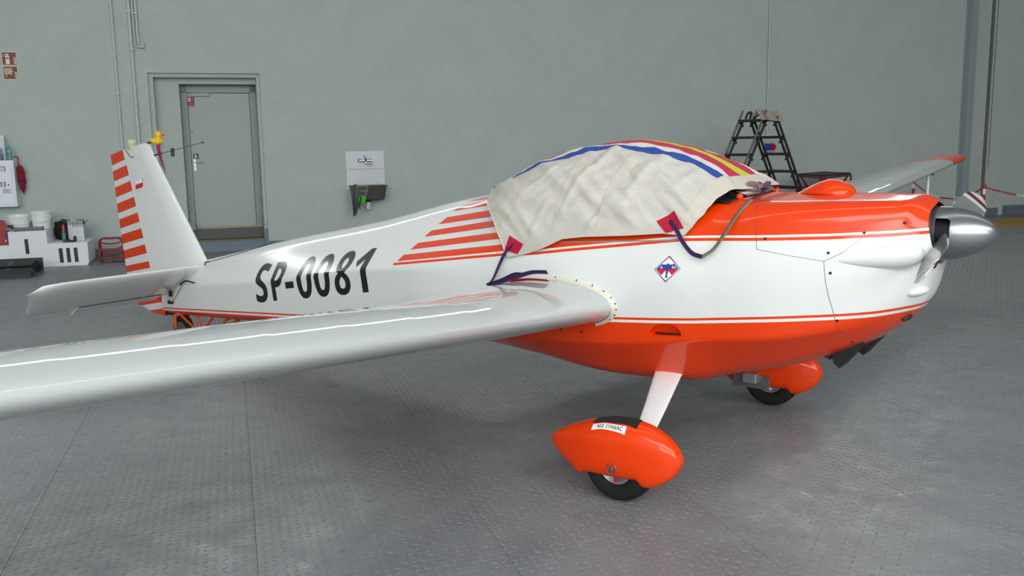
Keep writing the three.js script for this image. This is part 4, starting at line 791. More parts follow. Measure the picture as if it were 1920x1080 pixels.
  mesh('knot', join(ribbon([K(0.02, 0, 0), K(-0.03, 0.03, 0.03), K(-0.07, 0.035, 0.06), K(-0.085, 0.01, 0.075), K(-0.05, -0.002, 0.05), K(0, 0.012, 0.0)], V(0.2, 0.9, -0.4), 0.024), ribbon([K(0, 0.01, 0), K(0.04, 0.035, -0.03), K(0.07, 0.03, -0.02), K(0.075, 0.005, 0.03), K(0.02, 0.012, 0.01)], V(0.4, 0.8, 0.3), 0.024), ribbon([K(-0.015, 0, 0.0), K(0, 0.025, 0.015), K(0.02, 0.005, 0.02)], V(0.8, 0.2, -0.4), 0.03)), M('#7b6468', 0.95), cover, 'knotted bow of faded webbing on the cowling');
  mesh('strap', ribbon([K(0.01, 0.01, -0.01), K(0.04, 0.012, -0.12), K(0.12, 0.0, -0.3), K(0.2, -0.012, -0.5)], V(1, 0.3, 0.2), 0.024), webbing, cover, 'purple strap crossing to the far side');
  mesh('patch', ribbon([K(-0.06, 0.012, -0.03), K(-0.02, 0.02, -0.03), K(0.0, 0.012, -0.02)], V(0.2, 0.9, 0.3), 0.035), mat.crimson, cover);
}
// ---- canopy glass, frame and knob, seen below the front edge of the cover
{
  const rows = [];
  for (let i = 0; i <= 60; i++) { const x = lerp(-1.05, 0.31, i / 60), r = []; for (let k = 0; k <= 30; k++) { const p = domePoint(x, lerp(0.3 + 0.25 * smooth(0, 0.3, x), 1, k / 30), -0.02); r.push(p); } rows.push([...r, ...r.slice(0, -1).reverse().map((p) => V(p.x, p.y, -p.z))]); }
  const can = mesh('canopy', skin(rows), new THREE.MeshPhysicalMaterial({ color: '#15171a', roughness: 0.06, clearcoat: 1, side: THREE.DoubleSide }), plane, 'dark tinted canopy under the cover');
  const fr = []; for (let i = 0; i <= 24; i++) { const a = lerp(-1, 1, i / 24); fr.push(V(0.335 - 0.12 * Math.pow(Math.abs(a), 2), 0, 0.27 * a)); }
  for (const p of fr) { const s = section(p.x + 0.0); let y = s[s.length - 1][1]; for (let i = 0; i < s.length - 1; i++) if ((s[i][0] - Math.abs(p.z)) * (s[i + 1][0] - Math.abs(p.z)) <= 0 && s[i][1] > 1.2) y = lerp(s[i][1], s[i + 1][1], (Math.abs(p.z) - s[i][0]) / (s[i + 1][0] - s[i][0] || 1)); p.y = y + 0.016; }
  mesh('windscreen_frame', ribbon(fr, V(-0.7, 0.7, 0), 0.03, 0.004, 60), mat.alu, can, 'bright metal windscreen frame');
  for (const z of [0.26, -0.2]) mesh('canopy_knob', new THREE.SphereGeometry(0.018, 16, 12).translate(0.325 - Math.abs(z) * 0.15, 1.4 - Math.abs(z) * 0.1, z), mat.orange, can);
}
// ---- rubber duck on the pitot tube with its warning streamer
{
  const toPlane = (x, y, z) => V(x, y, z).applyAxisAngle(V(0, 1, 0), PLANE_TURN).add(PLANE_AT);
  const d = thing('rubber_duck', 'small yellow rubber duck stuck on the tube at the fin top', 'rubber duck', toPlane(-5.085, 1.69, 0), 0.15);
  const yel = M('#e2b70b', 0.4);
  const ell = (rx, ry, rz, x, y, z, e = 0) => { const g = new THREE.SphereGeometry(1, 28, 20); const p = g.attributes.position; for (let i = 0; i < p.count; i++) { const u = p.getX(i); if (e && u < 0) p.setY(i, p.getY(i) * (1 + 0.3 * u) + e * u * u); } g.scale(rx, ry, rz); g.translate(x, y, z); g.computeVertexNormals(); return g; };
  mesh('body', join(ell(0.058, 0.031, 0.038, 0, 0.028, 0, 0.75), ell(0.024, 0.03, 0.022, 0.018, 0.06, 0)), yel, d);
  const hd = mesh('head', ell(0.031, 0.031, 0.029, 0.022, 0.088, 0), yel, d);
  mesh('beak', join(ell(0.017, 0.0065, 0.012, 0.055, 0.087, 0), ell(0.015, 0.005, 0.011, 0.054, 0.079, 0)), M('#d9480b', 0.4), hd);
  for (const s of [1, -1]) mesh('eye', new THREE.SphereGeometry(0.005, 10, 8).translate(0.042, 0.099, s * 0.017), mat.black, hd);
  for (const s of [1, -1]) mesh('wing', ell(0.026, 0.014, 0.006, -0.012, 0.034, s * 0.036, 0.4), yel, d);
  const st = thing('warning_streamer', 'dark pink pointed streamer hanging below the rubber duck', 'streamer', toPlane(-5.05, 1.695, 0.0), PLANE_TURN);
  const rows = [[], []]; for (let i = 0; i <= 24; i++) { const u = i / 24, w = lerp(0.044, 0.003, u), x = lerp(0, 0.06, u), y = -0.255 * u, z = 0.008 * Math.sin(u * 5); rows[0].push(V(x - w, y, z - 0.01 * w)); rows[1].push(V(x + w * 0.9, y + 0.004, z + 0.25 * w)); }
  const sg = skin(rows), su = sg.attributes.uv; for (let i = 0; i < su.count; i++) { const a = su.getX(i), b = su.getY(i); su.setXY(i, b, 1 - a); }
  mesh('cloth', sg, M('#a8305a', 0.85, { map: canvasTex(128, 512, (c) => { c.fillStyle = '#ffffff'; c.fillRect(0, 0, 128, 512); c.save(); c.translate(42, 80); c.rotate(Math.PI / 2); c.fillStyle = '#5a1030'; c.font = 'bold 60px sans-serif'; c.fillText('REMOVE BEFORE', 0, 0, 330); c.restore(); }) }), st);
  mesh('eyelet', new THREE.TorusGeometry(0.008, 0.002, 6, 16).translate(0.0, -0.008, 0.003), mat.steel, st);
}
// ---------------------------------------------------------------- things along the walls
const at = (x, y, z) => room(x, y, z);
// winners' podium
{
  const t = thing('winners_podium', 'white stepped wooden podium with black tape numerals I and III against the wall', 'podium', at(-2.6, 0, 0.3), RY);
  const prof = [[-1.3, 0], [0.51, 0], [0.53, 0.04], [0.53, 0.33], [0, 0.33], [0, 0.52], [-0.49, 0.52], [-0.49, 0.33], [-1.3, 0.33]];
  const g = extrude(prof, 0.7, 0.006);
  mesh('body', g, M('#f0f1f8', 0.6), t, 'white painted body');
  const tape = M('#17171b', 0.35), bar2 = (x0, y0, x1, y1, w) => extrude([[x1 - w / 2, y1], [x1 + w / 2, y1 + 0.002], [x0 + w / 2, y0 + 0.002], [x0 - w / 2, y0]], 0.002).translate(0, 0, 0.7065);
  mesh('numeral_stroke', bar2(-0.268, 0.415, -0.262, 0.2, 0.048), tape, t);
  for (const x of [0.17, 0.268, 0.368]) mesh('numeral_stroke', bar2(x, 0.262, x + 0.006, 0.05, 0.05), tape, t);
}
function bucket(label, x, y, z, R, h, handleTilt, lid) {
  const b = thing('white_bucket', label, 'bucket', at(x, y, z), RY, 'white buckets on the podium');
  const pl = M('#eff1f2', 0.35);
  mesh('body', lathe([[0, 0.004], [R * 0.8, 0], [R * 0.83, 0.01], [R * 0.97, h * 0.86], [R * 1.03, h * 0.87], [R * 1.03, h * 0.91], [R * 0.99, h * 0.92], [R * 1.01, h], [R * 0.98, h], [R * 0.93, h * 0.5], [R * 0.78, 0.02], [0, 0.015]], 48), pl, b);
  if (lid) mesh('lid', lathe([[0, h * 0.99], [R * 0.9, h * 0.99], [R * 0.95, h * 1.03], [R * 1.05, h * 1.04], [R * 1.07, h * 0.95], [R * 1.03, h * 0.94]], 48), pl, b);
  const pts = []; for (let i = 0; i <= 16; i++) { const a = Math.PI * i / 16; pts.push(V(-Math.cos(a) * R * 1.05, h * 0.82 - Math.sin(a) * h * 0.42 + handleTilt * Math.cos(a) * 0.02, R * (0.25 + 0.85 * Math.sin(a)))); }
  const hd = mesh('handle', tube(pts, 0.0045, 40, 8), pl, b);
  mesh('grip', rod(pts[7], pts[9], 0.007), pl, hd);
  return b;
}
bucket('lower wider white bucket with a slanting handle, left of the taller white bucket', -3.02, 0.528, 0.6, 0.155, 0.215, 1.6, false);
bucket('taller white bucket with lid and hanging handle, next to the black bag', -2.712, 0.528, 0.62, 0.14, 0.255, 0, true);
{
  const t = thing('hand_pump', 'grey green metal tube tool with black fittings lying before the buckets', 'tool', at(-2.86, 0.531, 0.93), RY);
  const gm = M('#6f7a70', 0.45, { metalness: 0.4 });
  mesh('barrel', join(rod(V(-0.15, 0.025, 0), V(0.215, 0.028, 0), 0.025, 0.025, 24), rod(V(0.2, 0.028, 0), V(0.222, 0.028, 0), 0.029, 0.029, 24), rod(V(-0.165, 0.025, 0), V(-0.13, 0.025, 0), 0.03, 0.03, 24)), gm, t);
  mesh('handle', join(bar(V(-0.16, 0.03, 0), V(-0.24, 0.085, 0.02), 0.02, 0.03), bar(V(-0.24, 0.085, 0.02), V(-0.16, 0.075, 0.02), 0.016, 0.02)), mat.black, t, 'black lever');
  mesh('nozzle', join(rod(V(-0.16, 0.02, 0), V(-0.25, 0.02, 0.03), 0.012), rod(V(-0.23, 0.02, 0.03), V(-0.27, 0.05, 0.03), 0.009)), mat.steel, t);
}
{
  const t = thing('black_bag', 'crumpled black cloth bag with a grey fold on the low podium step', 'bag', at(-2.465, 0.337, 0.42), RY);
  const blob = (rx, ry, rz, seed, amp, cut = 0) => { const g = mergeVertices(new THREE.IcosahedronGeometry(1, 5).deleteAttribute('normal').deleteAttribute('uv')); const p = g.attributes.position; for (let i = 0; i < p.count; i++) { const x = p.getX(i), y = p.getY(i), z = p.getZ(i), n = 1 + amp * noise(x * 2.2 + seed, y * 2.2, z * 2.2) + amp * 0.6 * noise(x * 5 + seed, y * 3, z * 5) + amp * 0.4 * Math.abs(noise(x * 9, y * 4 + seed, z * 9)); p.setXYZ(i, x * rx * n, Math.max(y * ry * n, -ry * 0.92 + cut), z * rz * n); } g.computeVertexNormals(); return g; };
  mesh('body', blob(0.12, 0.15, 0.1, 3, 0.35).translate(0.0, 0.138, 0), M('#101014', 0.8), t);
  mesh('flap', blob(0.085, 0.028, 0.07, 9, 0.5).translate(0.03, 0.265, -0.02), M('#5d5650', 0.9), t, 'grey brown folded cloth');
  mesh('strap', ribbon([V(0.02, 0.03, 0.14), V(-0.02, 0.11, 0.16), V(0.04, 0.17, 0.14), V(0.1, 0.1, 0.13)], V(0.5, 0.5, 0.4), 0.03, 0.004), M('#232226', 0.8), t);
}
{
  const t = thing('spray_bottle', 'slim teal bottle with a bright red cap standing before the black bag', 'bottle', at(-2.383, 0.337, 0.9), RY);
  mesh('body', lathe([[0, 0], [0.024, 0.002], [0.026, 0.015], [0.026, 0.15], [0.02, 0.175], [0.016, 0.18], [0, 0.18]], 28), gloss('#2b5853'), t);
  mesh('label', lathe([[0.0262, 0.05], [0.0266, 0.052], [0.0266, 0.135], [0.0262, 0.137]], 28), M('#5f8a86', 0.4), t);
  mesh('cap', lathe([[0, 0.262], [0.01, 0.262], [0.013, 0.255], [0.022, 0.19], [0.022, 0.176], [0, 0.176]], 28), M('#e2301a', 0.35), t, 'red cap');
}
{
  const t = thing('carton', 'open white product carton with printed side standing on the low podium step', 'box', at(-2.25, 0.337, 0.62), RY);
  const w = 0.21, h = 0.235, d = 0.16, wall = M('#d5d8de', 0.8), brown = M('#8a6a4c', 0.85);
  const front = canvasTex(256, 288, (c) => { c.fillStyle = '#dcdfe6'; c.fillRect(0, 0, 256, 288); c.fillStyle = '#26262c'; c.font = 'bold 34px sans-serif'; c.fillText('55N0037 FM1', 66, 34, 180); c.strokeStyle = '#a8acb6'; c.lineWidth = 3; c.strokeRect(26, 60, 130, 170); c.beginPath(); c.arc(120, 150, 38, 4.8, 7.8); c.stroke(); for (let i = 0; i < 5; i++) { c.fillStyle = '#b8bcc6'; c.fillRect(44, 84 + i * 24, 60, 4); } c.fillRect(20, 232, 216, 3); });
  mesh('front', plateUV(bx(w, h, 0.004, 0, 0, 0, 0.001, 1), w, h).translate(0, h / 2, d / 2), M('#fff', 0.8, { map: front }), t, 'printed front of the carton');
  mesh('sides', join(plain(0.004, h, d, -w / 2, h / 2, 0), plain(0.004, h, d, w / 2, h / 2, 0), plain(w, h, 0.004, 0, h / 2, -d / 2), plain(w, 0.004, d, 0, 0.002, 0)), wall, t);
  const fl = plain(w, 0.065, 0.003, 0, 0.0325, 0); fl.rotateX(-0.12); fl.translate(-0.004, h, d / 2); mesh('flap', fl, M('#9ea1a8', 0.8), t, 'grey inner flap');
  for (const s of [-1, 1]) mesh('hand_hole', plain(0.02, 0.012, 0.004, s * 0.03, h + 0.015, d / 2 + 0.001), mat.black, t);
  const f2 = plain(w, 0.075, 0.003, 0, 0.0375, 0); f2.rotateX(0.35); f2.translate(0, h, -d / 2); mesh('flap', f2, brown, t, 'brown cardboard flap');
  const f3 = plain(0.003, 0.09, d, 0, 0.045, 0); f3.rotateZ(-0.7); f3.translate(w / 2, h, 0); mesh('flap', f3, brown, t, 'brown cardboard flap');
  const c = thing('cable_roll', 'white coiled cable lying in the open carton', 'cable', at(-2.26, 0.555, 0.6), RY);
  mesh('coil', join(new THREE.TorusGeometry(0.06, 0.012, 10, 28).rotateX(1.1).translate(-0.02, 0.055, 0.02), new THREE.TorusGeometry(0.05, 0.012, 10, 28).rotateX(1.3).rotateY(0.4).translate(0.03, 0.045, 0.01)), M('#dcdcdc', 0.4), c);
  mesh('plug', bx(0.03, 0.03, 0.03, 0.0, 0.06, 0.05, 0.006), mat.red, c, 'red plug');
}
{
  const t = thing('elbow_duct', 'black plastic elbow piece lying beside the teal bottle', 'fitting', at(-2.29, 0.337, 0.88), RY);
  mesh('body', join(bx(0.125, 0.03, 0.08, 0, 0.015, 0, 0.012), bx(0.036, 0.085, 0.08, 0.046, 0.044, 0, 0.012), bx(0.036, 0.05, 0.08, -0.045, 0.028, 0, 0.012)), M('#121215', 0.5), t);
}
{
  const t = thing('oil_canister', 'red plastic oil canister with purple edged label at the picture edge', 'canister', at(-3.23, 0.337, 0.86), RY);
  const g = extrude([[-0.1, 0], [0.1, 0], [0.105, 0.01], [0.105, 0.2], [0.075, 0.27], [0.06, 0.32], [-0.02, 0.34], [-0.1, 0.34]], 0.11, 0.012); g.translate(0, 0.012, -0.055);
  mesh('body', g, M('#a3121f', 0.35), t); mesh('label', plain(0.03, 0.16, 0.002, 0.085, 0.11, 0.068), M('#4a3a78', 0.5), t, 'purple label edge');
  mesh('label', plain(0.018, 0.03, 0.002, 0.088, 0.06, 0.0695), M('#d8d2c0', 0.5), t);
  mesh('cap', rod(V(-0.06, 0.35, 0), V(-0.06, 0.385, 0), 0.025, 0.023, 20), mat.black, t);
}
{
  const t = thing('parts_tray', 'dark grey dirty metal tray on the floor before the podium', 'tray', at(-2.94, 0, 1.9), RY);
  const w = 0.66, d = 0.6, h = 0.115, m = M('#3d3f40', 0.5, { metalness: 0.5 }), q = 0.05;
  const wallG = (ax, az, bx1, bz) => { const n = V(bz - az, 0, -(bx1 - ax)).normalize(); const P = (x, z, y, o) => V(x + n.x * o, y, z + n.z * o); return skin([[P(ax, az, 0, -q), P(ax, az, h, 0), P(ax, az, h, 0.02), P(ax, az, h - 0.012, 0.02)], [P(bx1, bz, 0, -q), P(bx1, bz, h, 0), P(bx1, bz, h, 0.02), P(bx1, bz, h - 0.012, 0.02)]]); };
  mesh('pan', join(plain(w - 0.02, 0.006, d - 0.02, 0, 0.003, 0), wallG(-w / 2, d / 2, w / 2, d / 2), wallG(w / 2, d / 2, w / 2, -d / 2), wallG(w / 2, -d / 2, -w / 2, -d / 2), wallG(-w / 2, -d / 2, -w / 2, d / 2)), m, t, 'sheet metal pan');
  mesh('back_plate', bx(w + 0.04, 0.2, 0.012, 0.02, 0.1, -d / 2 - 0.03, 0.004), m, t);
  mesh('rag', (() => { const g = mergeVertices(new THREE.IcosahedronGeometry(1, 4).deleteAttribute('normal').deleteAttribute('uv')); const p = g.attributes.position; for (let i = 0; i < p.count; i++) { const x = p.getX(i), y = p.getY(i), z = p.getZ(i), n = 1 + 0.5 * noise(x * 2.5, y * 2.5, z * 2.5 + 4); p.setXYZ(i, x * 0.055 * n, y * 0.08 * n, z * 0.09 * n); } g.computeVertexNormals(); g.translate(w / 2 + 0.02, 0.11, 0.0); return g; })(), M('#161616', 0.9), t, 'black rag over the tray edge');
  mesh('streak', extrude([[0, 0], [0.07, 0.14], [0.12, 0.14], [0.06, 0]], 0.002).translate(-0.12, 0.02, -d / 2 - 0.022), M('#565a5a', 0.6), t);
}
{
  const t = thing('red_frame', 'small red tubular metal stand on the floor beside the podium', 'stand', at(-1.79, 0, 0.62), RY);
  const r = M('#8f0f18', 0.4), w = 0.16, loopF = (z, lean) => tube([V(-w, 0, z), V(-w, 0.16, z - lean * 0.5), V(-w, 0.3, z - lean), V(-w + 0.03, 0.34, z - lean), V(0, 0.345, z - lean), V(w - 0.03, 0.34, z - lean), V(w, 0.3, z - lean), V(w, 0.16, z - lean * 0.5), V(w, 0, z)], 0.012, 80, 10);
  mesh('frame', loopF(0.1, 0.03), r, t); mesh('frame', loopF(-0.16, -0.1), r, t);
  mesh('rail', tube([V(-w, 0.295, 0.075), V(-0.1, 0.28, 0.075), V(0, 0.265, 0.075), V(0.1, 0.28, 0.075), V(w, 0.3, 0.075)], 0.011, 40, 10), r, t);
  mesh('rail', tube([V(-w, 0.215, 0.08), V(-0.1, 0.19, 0.08), V(0, 0.185, 0.08), V(0.1, 0.195, 0.08), V(w, 0.22, 0.08)], 0.011, 40, 10), r, t);
  mesh('rail', bx(0.34, 0.026, 0.02, 0, 0.175, 0.09, 0.006), r, t); mesh('rail', bx(0.34, 0.024, 0.02, 0, 0.05, 0.105, 0.006), r, t);
  mesh('rail', tube([V(-w, 0.12, -0.1), V(-0.05, 0.085, -0.1), V(0.05, 0.085, -0.1), V(w, 0.12, -0.1)], 0.011, 40, 10), r, t);
  for (const s of [-1, 1]) mesh('side_bar', rod(V(s * w, 0.05, 0.1), V(s * w, 0.05, -0.15), 0.01), r, t);
  const c = thing('loose_cable', 'thin dark cables tangled on the floor by the red metal stand', 'cable', at(-1.7, 0.006, 0.8), RY);
  mesh('cable', tube([V(-0.2, 0, 0.12), V(-0.08, 0, 0.06), V(0.0, 0.01, 0.0), V(0.06, 0.005, 0.05), V(0.0, 0.0, 0.09), V(-0.06, 0.01, 0.04), V(0.08, 0.0, -0.02), V(0.2, 0.0, 0.02)], 0.005, 90, 6), M('#3a2523', 0.7), c);
  mesh('cable', tube([V(0.18, 0.0, 0.06), V(0.05, 0, 0.1), V(-0.02, 0.02, 0.02), V(-0.1, 0.12, -0.05)], 0.004, 60, 6), M('#5a2f2a', 0.7), c);
}
// white wall cabinet and what stands on it
{
  const t = thing('wall_cabinet', 'white metal wall cabinet with lock and stickers left of the furled umbrella', 'cabinet', at(-3.42, 0.848, 0.005), RY);
  const wh = M('#eceef8', 0.4);
  mesh('carcass', bx(0.68, 0.69, 0.27, 0, 0.345, 0.137, 0.006), wh, t);
  const d = mesh('door', bx(0.62, 0.63, 0.018, 0, 0.345, 0.279, 0.004), wh, t, 'white cabinet door');
  mesh('lock', join(bx(0.03, 0.085, 0.01, 0.2, 0.335, 0.29, 0.004)), M('#9a979c', 0.4), d); mesh('keyhole', rod(V(0.25, 0.325, 0.286), V(0.25, 0.325, 0.293), 0.011, 0.011, 14), mat.darkmetal, d);
  mesh('sticker', plateUV(bx(0.12, 0.072, 0.002, 0, 0, 0, 0.0008, 1), 0.12, 0.072).translate(0.17, 0.565, 0.29), M('#fff', 0.5, { map: canvasTex(128, 76, (c) => { c.fillStyle = '#4a58b4'; c.fillRect(0, 0, 128, 76); c.fillStyle = '#dfe3f0'; c.fillRect(14, 10, 100, 60); c.fillStyle = '#d8556b'; c.fillRect(14, 4, 100, 8); c.fillStyle = '#a9b1d0'; for (let i = 0; i < 4; i++) c.fillRect(24, 22 + i * 11, 70, 4); }) }), d, 'blue edged sticker');
  mesh('sticker', plateUV(bx(0.12, 0.07, 0.002, 0, 0, 0, 0.0008, 1), 0.12, 0.07).translate(0.225, 0.235, 0.29), M('#fff', 0.5, { map: canvasTex(128, 76, (c) => { c.fillStyle = '#c9cad0'; c.fillRect(0, 0, 128, 76); c.fillStyle = '#8f9098'; for (let i = 0; i < 5; i++) c.fillRect(8, 6 + i * 14, 60 + (i * 37) % 50, 4); }) }), d);
  mesh('sticker', plain(0.016, 0.08, 0.002, 0.155, 0.335, 0.29), M('#5a5c66', 0.6), d);
  const b = thing('leaflet_holder', 'white upright leaflet board with printed sheets on the wall cabinet', 'board', at(-3.37, 1.541, 0.14), RY);
  mesh('panel', bx(0.34, 0.37, 0.02, 0, 0.185, 0, 0.006), M('#dcdde4', 0.5), b);
  mesh('sheet', plateUV(bx(0.28, 0.34, 0.002, 0, 0, 0, 0.0008, 1), 0.28, 0.34).translate(-0.03, 0.185, 0.012), M('#fff', 0.6, { map: canvasTex(256, 320, (c) => { c.fillStyle = '#e8eaf2'; c.fillRect(0, 0, 256, 320); c.fillStyle = '#2c2c34'; c.fillRect(150, 14, 90, 12); c.fillRect(206, 84, 32, 12); c.fillRect(214, 148, 26, 8); c.fillStyle = '#8fb6c4'; for (const y of [66, 124, 186]) c.fillRect(10, y, 236, 4); c.fillStyle = '#a05a50'; c.fillRect(120, 208, 130, 8); }) }), b, 'printed sheet');
  const drink = (name, label, x, z, col, liq, R, h, part, cap) => {
    const o = thing(name, label, 'bottle', at(x, 1.541, z), RY);
    const clear = new THREE.MeshPhysicalMaterial({ color: col, roughness: 0.12, transmission: 0.85, thickness: 0, side: THREE.DoubleSide });
    const wob = (y) => R * (1 + 0.02 * Math.sin(y * 160)); const P = [[0, 0], [R * 0.85, 0], [R, 0.01]]; for (let i = 0; i <= 14; i++) { const y = 0.015 + (h * 0.68) * i / 14; P.push([wob(y), y]); } P.push([R * 0.6, h * 0.86], [R * 0.36, h * 0.9], [R * 0.36, h * 0.95]);
    mesh('body', lathe(P, 32), clear, o);
    if (liq) mesh('liquid', lathe([[0, 0.004], [R * 0.93, 0.006], [R * 0.95, 0.02], [R * 0.95, h * part], [0, h * part]], 28), M(liq, 0.2), o, 'blue liquid');
    else mesh('label', lathe([[R * 1.01, h * 0.5], [R * 1.03, h * 0.505], [R * 1.03, h * 0.6], [R * 1.01, h * 0.605]], 28), M('#8fb9b4', 0.5), o);
    mesh('cap', rod(V(0, h * 0.94, 0), V(0, h, 0), R * 0.4, R * 0.38, 20), M(cap, 0.4), o);
  };
  drink('blue_liquid_bottle', 'clear bottle half full of bright blue liquid before the leaflet board', -3.262, 0.22, '#d8e6e6', '#1a7fb0', 0.045, 0.2, 0.42, '#8a4a3c');
  drink('water_bottle', 'tall clear plastic water bottle with pale cap at the cabinet corner', -3.135, 0.2, '#bfe0e2', null, 0.035, 0.225, 0, '#5fc3cc');
}
{
  const t = thing('umbrella', 'furled red umbrella with a blue band hanging beside the white cabinet', 'umbrella', at(-3.035, 1.02, 0.1), RY);
  mesh('handle', tube([V(-0.07, 0.555, 0.02), V(-0.05, 0.572, 0.015), V(-0.025, 0.57, 0.01), V(-0.012, 0.54, 0.005), V(-0.01, 0.5, 0), V(-0.008, 0.43, 0)], 0.009, 40, 10), M('#b40f26', 0.35), t, 'red crook handle');
  const rows = []; for (let i = 0; i <= 30; i++) { const u = i / 30, y = lerp(0.44, 0.02, u), R = u < 0.05 ? 0.02 : lerp(0.024, 0.045, Math.sin(Math.PI * Math.pow(u, 0.6))) * (u > 0.85 ? lerp(1, 0.3, (u - 0.85) / 0.15) : 1), r = []; for (let k = 0; k < 36; k++) { const a = k / 36 * 6.2832, q = R * (1 + 0.28 * Math.sin(a * 7 + u * 5) + 0.15 * noise(u * 6, a, 1)); r.push(V(Math.cos(a) * q + 0.022 * u, y, Math.sin(a) * q)); } rows.push(r); }
  mesh('cloth', skin(rows, true, true, true), M('#8c0d24', 0.7), t);
  mesh('band', tube([0, 1, 2, 3, 4, 5, 6, 7].map((k) => V(Math.cos(k * 0.785) * 0.048 + 0.012, 0.2 + 0.02 * Math.sin(k * 0.785), Math.sin(k * 0.785) * 0.048)), 0.012, 48, 8, true), M('#27408f', 0.7), t, 'blue band');
  mesh('tip', rod(V(0.022, 0.03, 0), V(0.024, -0.005, 0), 0.008, 0.005), M('#c01a30', 0.4), t);
}
// fire signs
{
  const sign = (label, y, draw) => {
    const t = thing('fire_sign', label, 'sign', at(-3.05, y, 0.003), RY);
    const tex = canvasTex(256, 256, (c) => { c.fillStyle = '#cdd9b4'; c.fillRect(0, 0, 256, 256); c.fillStyle = '#7d1024'; c.fillRect(14, 14, 228, 228); c.fillStyle = '#e3e6c6'; draw(c); });
    mesh('plate', plateUV(bx(0.208, 0.204, 0.004, 0, 0, 0, 0.0015, 1), 0.208, 0.204), M('#fff', 0.45, { map: tex }), t);
  };
  const flames = (c, oy) => { for (let i = 0; i < 4; i++) { const y = 96 + oy + i * 32, x = 178 + (i & 1) * 6; c.beginPath(); c.moveTo(x, y - 30); c.quadraticCurveTo(x + 4, y - 6, x + 32, y + 2); c.quadraticCurveTo(x + 44, y - 14, x + 30, y - 34); c.quadraticCurveTo(x + 60, y - 10, x + 46, y + 16); c.quadraticCurveTo(x + 10, y + 14, x, y - 30); c.fill(); } };
  sign('dark red fire extinguisher sign with flames, the upper of the two wall signs', 3.035, (c) => { c.fillRect(66, 96, 66, 132); c.beginPath(); c.arc(99, 96, 33, Math.PI, 0); c.fill(); c.fillRect(90, 42, 18, 30); c.fillRect(78, 40, 54, 12); c.lineWidth = 12; c.strokeStyle = '#e3e6c6'; c.beginPath(); c.arc(86, 84, 42, 2.9, 4.6); c.stroke(); c.fillStyle = '#7d1024'; c.fillRect(74, 108, 50, 24); c.fillStyle = '#e3e6c6'; flames(c, 20); });
  sign('dark red fire hose reel sign with flames, the lower of the two wall signs', 2.829, (c) => { c.fillStyle = '#d8cf9f'; for (let i = 0; i < 9; i++) c.fillRect(36 + i * 12, 40, 8, 118); c.fillRect(30, 32, 10, 134); c.fillRect(142, 32, 10, 134); c.fillRect(52, 158, 12, 48); c.beginPath(); c.arc(164, 96, 12, 0, 7); c.fill(); c.fillStyle = '#e3e6c6'; flames(c, 30); });
}
// conduits
function conduit(label, x, y0, y1, r, clips, group) {
  const t = thing('conduit', label, 'conduit', at(x, 0, 0.035), RY, group);
  const m = M('#c2cbca', 0.45);
  mesh('pipe', rod(V(0, y0, 0), V(0, y1, 0), r, r, 16), m, t);
  for (const y of clips) mesh('clip', join(bx(r * 2.6, 0.022, r * 2.6, 0, y, 0, 0.003), bx(r * 1.4, 0.02, 0.03, 0, y, -0.015, 0.003)), m, t);
  return t;
}
const clipsY = (y0) => [0, 1, 2, 3, 4, 5].map((k) => y0 + 0.57 * k - 0.57 * 2).filter((y) => y > 0.6 && y < 6);
conduit('grey wall conduit with clips, leftmost, passing behind the fin tip', -1.585, 0.2, 7.9, 0.02, clipsY(2.53));
conduit('thick grey wall conduit running down past the junction box to the fin', -1.337, 0.2, 7.9, 0.026, clipsY(2.05));
conduit('thin grey conduit between the thick conduit and the outer one, ending at the junction box', -1.285, 3.265, 7.9, 0.016, [3.735, 4.4]);
conduit('outermost thin grey conduit ending straight down at the junction box', -1.237, 3.3, 7.9, 0.019, [3.735, 4.4]);
{
  const t = thing('junction_box', 'small square grey junction box below the thin conduits, above the door niche', 'junction box', at(-1.196, 3.212, 0.03), RY);
  mesh('body', bx(0.092, 0.088, 0.05, 0, 0.044, 0, 0.006), M('#b3b8b2', 0.5), t);
  mesh('elbow', tube([V(-0.089, 0.06, 0), V(-0.088, 0.035, 0), V(-0.07, 0.022, 0), V(-0.045, 0.02, 0)], 0.015, 20, 10), M('#c2cbca', 0.45), t);
  mesh('print', plain(0.036, 0.012, 0.002, -0.01, 0.062, 0.0255), M('#7c8088', 0.6), t);
}
conduit('thin grey conduit running down the wall behind the step ladder', 9.905, 1.66, 7.9, 0.017, [4.0, 3.45, 2.92, 2.38]);
{
  const t = thing('power_socket', 'blue and red industrial power sockets on the wall behind the ladder', 'socket', at(9.955, 1.5, 0.0), RY);
  mesh('back_box', bx(0.24, 0.19, 0.06, 0, 0.03, 0.03, 0.008), M('#b8bdbb', 0.5), t);
  for (const [x, c, l] of [[-0.055, '#1c4fa8', 'blue socket'], [0.055, '#b51a33', 'red socket']]) {
    const q = mesh('socket', join(rod(V(x, 0.03, 0.05), V(x, 0.025, 0.12), 0.06, 0.058, 8), bx(0.11, 0.13, 0.03, x, 0.03, 0.07, 0.01)), M(c, 0.45), t, l);
    mesh('flap', rod(V(x, 0.025, 0.12), V(x, 0.024, 0.13), 0.05, 0.05, 20), M(c, 0.4), q);
  }
}
